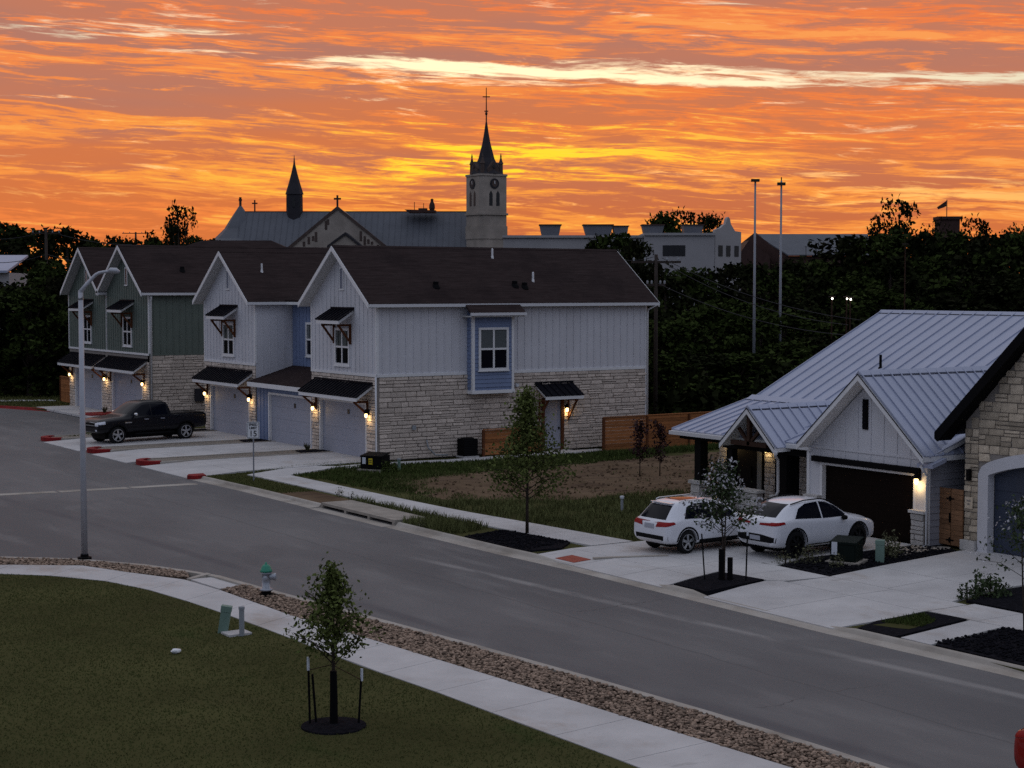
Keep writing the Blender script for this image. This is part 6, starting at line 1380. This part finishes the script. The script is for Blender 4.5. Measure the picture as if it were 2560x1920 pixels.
# apse with swept roof at the left end
c = p(601, 516, 9)
MB().lathe([(5.6, 0), (5.6, c[2] - 7.6)], 8, (c[0], 9, 0)).build('apse_wall', 'church_stone', T)
MB().lathe([(7.0, ch.z(612, 9)), (4.9, ch.z(597, 9)), (3.0, ch.z(572, 9)), (1.8, ch.z(546, 9)), (.6, ch.z(522, 9)), (.1, ch.z(512, 9))], 8, (c[0], 9, 0)).build('apse_roof', 'church_roof', T)
def cross(px_, y0, y1, dy, w, t_=.12, bar=.7):
    a, b = p(px_, y0, dy), p(px_, y1, dy); mb = MB().box(a[0] - t_, a[0] + t_, dy - t_, dy + t_, a[2] - .1, b[2]); z = a[2] + (b[2] - a[2]) * bar; mb.box(a[0] - w, a[0] + w, dy - t_ * .9, dy + t_ * .9, z - t_, z + t_); return mb.build('cross', 'brick_far', T)
cross(601, 516, 493, 9, .28, .2); cross(637, 528, 500, 9, .5); cross(843.6, 518, 488, -6, .62, .16)
# flèche on the crossing
a0, a1 = p(716, 536, 9), p(757, 536, 9); rr = (a1[0] - a0[0]) / 2; cx = (a0[0] + a1[0]) / 2
fl = MB().lathe([(rr * 1.03, zr - 2), (rr, ch.z(484, 9))], 8, (cx, 9, 0)).build('fleche', 'slate', T)
MB().lathe([(rr * 1.12, ch.z(486, 9)), (rr * .70, ch.z(458, 9)), (rr * .36, ch.z(432, 9)), (rr * .12, ch.z(410, 9)), (.04, ch.z(388, 9))], 8, (cx, 9, 0)).build('fleche_spire', 'slate', fl)
for k in range(3): a = -1.57 + (k - 1) * .785; MB().box(cx + math.cos(a) * rr - .3, cx + math.cos(a) * rr + .3, 9 + math.sin(a) * rr - .1, 9 + math.sin(a) * rr + .1, ch.z(518, 9), ch.z(494, 9)).build('louvre', 'dark_opening', fl)
# roof platform with masts
a0, a1 = p(1012, 531, 6), p(1090, 531, 6)
pf = thing('roof_equipment', 'small platform with masts and an upright figure-like vent on the church ridge', 'equipment', (T.location[0], T.location[1], -.35), -YAW)
MB().ext([(a0[0], 5, a0[2] + .5), (a0[0] + .8, 5, a0[2] - .1), (a1[0], 5, a0[2] - .1), (a1[0], 5, a0[2] + .35)], (0, 3, 0)).build('platform', 'brick_far', pf)
for q, hgt in ((1036, 505), (1059, 508)): b = p(q, hgt, 6); MB().tube([(b[0], 6, a0[2]), (b[0], 6, b[2])], .06, 6).build('mast', 'brick_far', pf)
b0 = p(1080, 498, 6); MB().lathe([(.3, a0[2]), (.55, a0[2] + .8), (.5, a0[2] + 1.4), (.22, b0[2] - .3), (.3, b0[2] - .05), (.1, b0[2] + .1)], 10, (b0[0], 6, 0)).build('vent', 'brick_far', pf); B(a1[0] - 3.2, a1[0] - 1.6, 5.5, 7, a0[2] + .3, a0[2] + .75).build('unit', 'brick_far', pf)
# bell tower
D_t = 2.0; ctr = ch.x(1216, 500, D_t); S = 5.7; th_ = R(31); zc = ch.z(439, D_t); zb_ = 0
M = Matrix.Translation((ctr, D_t, 0)) @ Matrix.Rotation(th_, 4, 'Z')
def tw_(mb): return MB().add([M @ Vector(v) for v in mb.v], mb.f)
def octo(h, c_): return [(-h + c_, -h), (h - c_, -h), (h, -h + c_), (h, h - c_), (h - c_, h), (-h + c_, h), (-h, h - c_), (-h, -h + c_)]
hS = S / 2
to = tw_(MB().prism(octo(hS, .55), 0, zc)).build('tower', 'church_stone', T)
tw_(MB().prism(octo(hS + .25, .6), ch.z(536, D_t) - .2, ch.z(536, D_t) + .15)).build('string_course', 'church_stone', to)
tw_(MB().prism(octo(hS + .14, .58), zc - .2, zc + .15)).build('cornice', 'church_stone', to)
tw_(MB().prism(octo(hS + .12, .55), ch.z(598, D_t), ch.z(566, D_t))).build('tower_base', 'church_stone', to)
for q in range(4):
    Rq = Matrix.Rotation(q * math.pi / 2, 4, 'Z')
    def face(mb): return tw_(MB().add([Rq @ Vector(v) for v in mb.v], mb.f))
    zc_ = ch.z(461, D_t)
    face(MB().lathe([(.92, 0), (.92, .10), (.70, .12)], 20, (0, -hS - .12, zc_), 'y')).build('clock_ring', 'slate', to)
    face(MB().lathe([(.60, 0), (.60, .03)], 20, (0, -hS - .14, zc_), 'y')).build('clock_face', 'stain', to)
    face(MB().box(-.06, .06, -hS - .17, -hS - .14, zc_ - .1, zc_ + .5)).build('clock_hand', 'sign_white', to)
    for s_ in (-1, 1):
        z0, z1 = ch.z(516, D_t), ch.z(486, D_t); w = .34; xo = s_ * .72
        face(MB().ext([(xo - w, -hS - .03, z0), (xo + w, -hS - .03, z0), (xo + w, -hS - .03, z1), (xo, -hS - .03, z1 + .55), (xo - w, -hS - .03, z1)], (0, .2, 0))).build('lancet', 'dark_opening', to)
    zg = ch.z(412, D_t)
    face(MB().ext([(-1.25, -hS + .25, zc + .2), (1.25, -hS + .25, zc + .2), (1.1, -hS + .25, zc + 1.1), (0, -hS + .25, zg + .5), (-1.1, -hS + .25, zc + 1.1)], (0, 1.2, 0))).build('gablet', 'stain', to)
    face(MB().lathe([(.3, 0), (.3, .05)], 12, (0, -hS + .05, zc + 1.5), 'y')).build('gablet_eye', 'dark_opening', to)
    face(MB().lathe([(.42, zc + .1), (.36, ch.z(412, D_t)), (.5, ch.z(411, D_t)), (.30, ch.z(404, D_t)), (.12, ch.z(395, D_t)), (.16, ch.z(392, D_t)), (.03, ch.z(384, D_t))], 8, (-hS + .95, -hS + .95, 0))).build('pinnacle', 'stain', to)
sp_ = tw_(MB().lathe([(hS * 1.12, zc + .2), (hS * .78, ch.z(418, D_t)), (hS * .52, ch.z(396, D_t)), (hS * .45, ch.z(385, D_t)), (hS * .28, ch.z(360, D_t)), (hS * .15, ch.z(332, D_t)), (.16, ch.z(306, D_t))], 8)).build('spire', 'slate', to)
zt_ = ch.z(219, D_t); tw_(MB().tube([(0, 0, ch.z(308, D_t)), (0, 0, zt_)], [.13, .07], 8)).build('finial_rod', 'brick_far', sp_)
cc = M @ Vector((0, 0, 0)); mb = MB().box(cc.x - .65, cc.x + .65, cc.y - .07, cc.y + .07, ch.z(242, D_t) - .09, ch.z(242, D_t) + .09); mb.box(cc.x - .35, cc.x + .35, cc.y - .08, cc.y + .08, ch.z(278, D_t) - .1, ch.z(278, D_t) + .1); mb.lathe([(.05, ch.z(290, D_t)), (.22, ch.z(286, D_t)), (.22, ch.z(282, D_t)), (.05, ch.z(279, D_t))], 8, (cc.x, cc.y, 0)); mb.build('finial_cross', 'brick_far', sp_)

# white school with rooftop units and a stepped mission gable
sc_ = Fr('school_building', 'long white flat-roofed school with pointed mission gable right of the church', 'building', 1560, 235); T = sc_.t; p = sc_.p
a, b = p(1258, 590), p(1612, 590); zt_ = a[2]
MB().box(a[0], b[0], 1.5, 16, 0, zt_ - .2).build('wing', 'school_white', T); B(a[0] - .1, b[0], 1.2, 16, zt_ - .2, zt_ + .15).build('wing_parapet', 'school_white', T)
a, b = p(1612, 584), p(1787, 584); zt_ = a[2]; x1 = b[0]
bl = MB().box(a[0], b[0], 0, 15, 0, zt_ - .25).build('block', 'school_white', T); B(a[0] - .1, b[0] + .05, -.25, 15, zt_ - .25, zt_ + .1).build('parapet', 'school_white', T)
w0, w1 = p(1657, 613), p(1713, 640); wn_ = B(w0[0], w1[0], -.06, .05, w1[2], w0[2]).build('window', 'dark_opening', T)
for k in range(1, 4): B(w0[0] + (w1[0] - w0[0]) * k / 4 - .05, w0[0] + (w1[0] - w0[0]) * k / 4 + .05, -.1, -.06, w1[2], w0[2]).build('mullion', 'slate', wn_)
q0 = Vector((x1 + .06, 0, 0)); e = p(1853, 580, 4); q1 = Vector((e[0], 4, 0)); d_ = q1 - q0; zg = e[2]
def fq(t, z): v = q0 + d_ * t; return (v.x, v.y, z)
pk = p(1820, 544, 2)[2]; st_ = [(0, 0), (1, 0), (1, zg), (.76, zg + .1), (.66, zg + .7), (.60, pk - .9), (.56, pk - .15), (.5, pk + .1), (.44, pk - .15), (.40, pk - .9), (.32, zg + .9), (.22, zg + .5), (0, zg + .2)]
MB().ext([fq(t, z) for t, z in st_], (-.3 * d_.y / d_.length + 0, 1.2, 0)).build('mission_gable', 'school_white', T)
MB().ext([(x + .02, y + .4, z) for x, y, z in (fq(.01, 0), fq(.99, 0), fq(.99, zg - .3), fq(.01, zg - .3))], (0, 10, 0)).build('gable_block', 'school_white', T)
nrm = Vector((d_.y, -d_.x, 0)).normalized()
for t0, t1 in ((.12, .28), (.42, .58), (.74, .90)):
    for (ya, yb) in ((614, 641),): MB().ext([Vector(fq(t0, sc_.z(yb, 2))) + nrm * .06, Vector(fq(t1, sc_.z(yb, 2))) + nrm * .06, Vector(fq(t1, sc_.z(ya, 2))) + nrm * .06, Vector(fq(t0, sc_.z(ya, 2))) + nrm * .06], -nrm * .12).build('window', 'dark_opening', T)
for i, (x0, x1_, y0, y1) in enumerate(((1349, 1402, 564, 588), (1458, 1532, 564, 588), (1532, 1570, 567, 588), (1605, 1659, 564, 585), (1706, 1757, 564, 585))):
    a, b = p(x0, y1, 6), p(x1_, y0, 6); w = b[0] - a[0]
    t = thing('rooftop_unit', ['rooftop unit nearest the church tower on the school', 'wide rooftop unit in the middle of the school roof', 'small rooftop unit right of the wide one', 'rooftop unit at the left end of the white block', 'pale rooftop unit under the trees on the white block'][i], 'rooftop unit', (T.location[0], T.location[1], -.35), -YAW, 'units on the school roof')
    MB().ext([(a[0] + w * .14, 5, a[2] - .6), (b[0] - w * .14, 5, a[2] - .6), (b[0] - w * .05, 5, a[2] + (b[2] - a[2]) * .45), (b[0], 5, b[2]), (a[0], 5, b[2]), (a[0] + w * .05, 5, a[2] + (b[2] - a[2]) * .45)], (0, 3, 0)).build('cabinet', 'rtu', t); B(a[0] - .1, b[0] + .1, 4.8, 8.2, b[2], b[2] + .15).build('hood', 'brick_far', t)

# brick hall with slate roof, flag tower, far roof at left
hl = Fr('hall', 'distant brick hall with grey slate gable roof behind the floodlight masts', 'building', 1990, 330); T = hl.t; p = hl.p
zr_, ze_ = hl.z(588, 8), hl.z(640); x0, x1_ = p(1936, 588)[0], p(2190, 588)[0]
MB().box(x0 + 1, x1_, 0, 16, 0, ze_).build('wall', 'brick_far', T)
MB().ext([(x0 - 2.6, 8, zr_), (x0 + 2.6, -.6, ze_), (x1_, -.6, ze_), (x1_, 8, zr_)], (0, 0, .25)).build('roof', 'church_roof', T)
MB().ext([(x0 + 2.5, 0, 0), (x0 + 2.5, 0, ze_), (x0 - 2.8, 8, zr_ + .5), (x0 - 8, 16, ze_), (x0 - 8, 16, 0)], (.4, .3, 0)).build('gable_wall', 'brick_far', T)
g0, g1, g2 = p(1872, 601), p(1845, 640), p(1925, 640); MB().ext([(g1[0], -2, 0), g1, g0, (g2[0], -2, g2[2]), (g2[0], -2, 0)] if False else [(g1[0], 0, 0), g1, g0, g2, (g2[0], 0, 0)], (0, 8, 0)).build('cross_gable', 'brick_far', T)
ft = Fr('flag_tower', 'square tower with a flag rising behind the right skyline trees', 'tower', 2375, 330); T = ft.t; p = ft.p
a, b = p(2350, 541), p(2400, 541); B(a[0], b[0], 0, 4, 0, a[2]).build('shaft', 'brick_far', T); B(a[0] - .3, b[0] + .3, -.3, 4.3, a[2] - .6, a[2]).build('parapet', 'brick_far', T)
f0 = p(2374, 498); MB().tube([(f0[0], 2, a[2]), (f0[0], 2, f0[2])], .09, 6).build('flag_pole', 'slate', T)
MB().add([(f0[0] - .1, 2, f0[2] - .2), (f0[0] - .9, 2.15, f0[2] - .75), (f0[0] - 2.0, 1.95, f0[2] - 1.5), (f0[0] - 1.7, 2.0, f0[2] - 1.9), (f0[0] - .8, 2.15, f0[2] - 1.6), (f0[0] - .1, 2.02, f0[2] - 1.3)], [(0, 1, 4, 5), (1, 2, 3, 4)]).build('flag', 'brick_far', T)
sh = Fr('metal_shed', 'pale metal shed glimpsed through trees at the left edge', 'shed', 0, 150); T = sh.t; p = sh.p
a, b = p(-60, 682), p(22, 640); B(a[0], b[0], 0, 10, 0, a[2]).build('wall', 'school_white', T); MB().ext([(a[0], -.5, a[2]), (b[0], -.5, a[2]), (b[0], 6, b[2]), (a[0], 6, b[2])], (0, 0, .2)).build('roof', 'galvalume', T)
def mast(label, px, top, D, head):
    u, v = PX(px, D); h = ZP(top, D) + .35; t = thing('floodlight_mast', label, 'mast', (u, v, -.35), -YAW)
    MB().tube([(0, 0, 0), (0, 0, h)], [.11, .06], 10).build('pole', 'steel_pole', t, True)
    if head: B(-.24, .24, -.15, .15, h - .08, h + .08).build('lamp_bar', 'wood_pole', t)
    else:
        MB().tube([(0, 0, h - .1), (0, 0, h + .22)], .035, 6).build('tip', 'wood_pole', t); B(-.24, .24, -.15, .15, h - .28, h - .10).build('lamp_bar', 'wood_pole', t)
    return t
mast('left of two tall floodlight masts on the skyline', 1886, 451, 100, True); mast('right of two tall floodlight masts on the skyline', 1951, 452, 103, False)
def small_lamp(label, px, top, D, lit=0):
    u, v = PX(px, D); h = ZP(top, D) + .35; t = thing('lamp_post', label, 'lamp post', (u, v, -.35), -YAW); MB().tube([(0, 0, 0), (0, 0, h)], [.06, .04], 8).build('pole', 'timber_dark', t)
    B(-.2, .2, -.1, .1, h + .02, h + .10).build('lamp_head', 'wood_pole', t)
    if lit: MB().lathe([(.02, h - .12), (.05, h - .10), (.055, h - .05), (.03, h)], 10, (0, -.15, 0)).build('bulb', 'bulb_white', t)
    return t
small_lamp('thin lamp post in front of the dark wood', 2262, 612, 118); small_lamp('lamp post before the slate roof of the hall', 2014, 618, 250)
small_lamp('leftmost of three lit white lamps in the wood', 2080, 744, 108, 1); small_lamp('middle lit white lamp in the wood', 2117, 744, 110, 1); small_lamp('rightmost lit white lamp in the wood', 2126, 746, 107, 1)
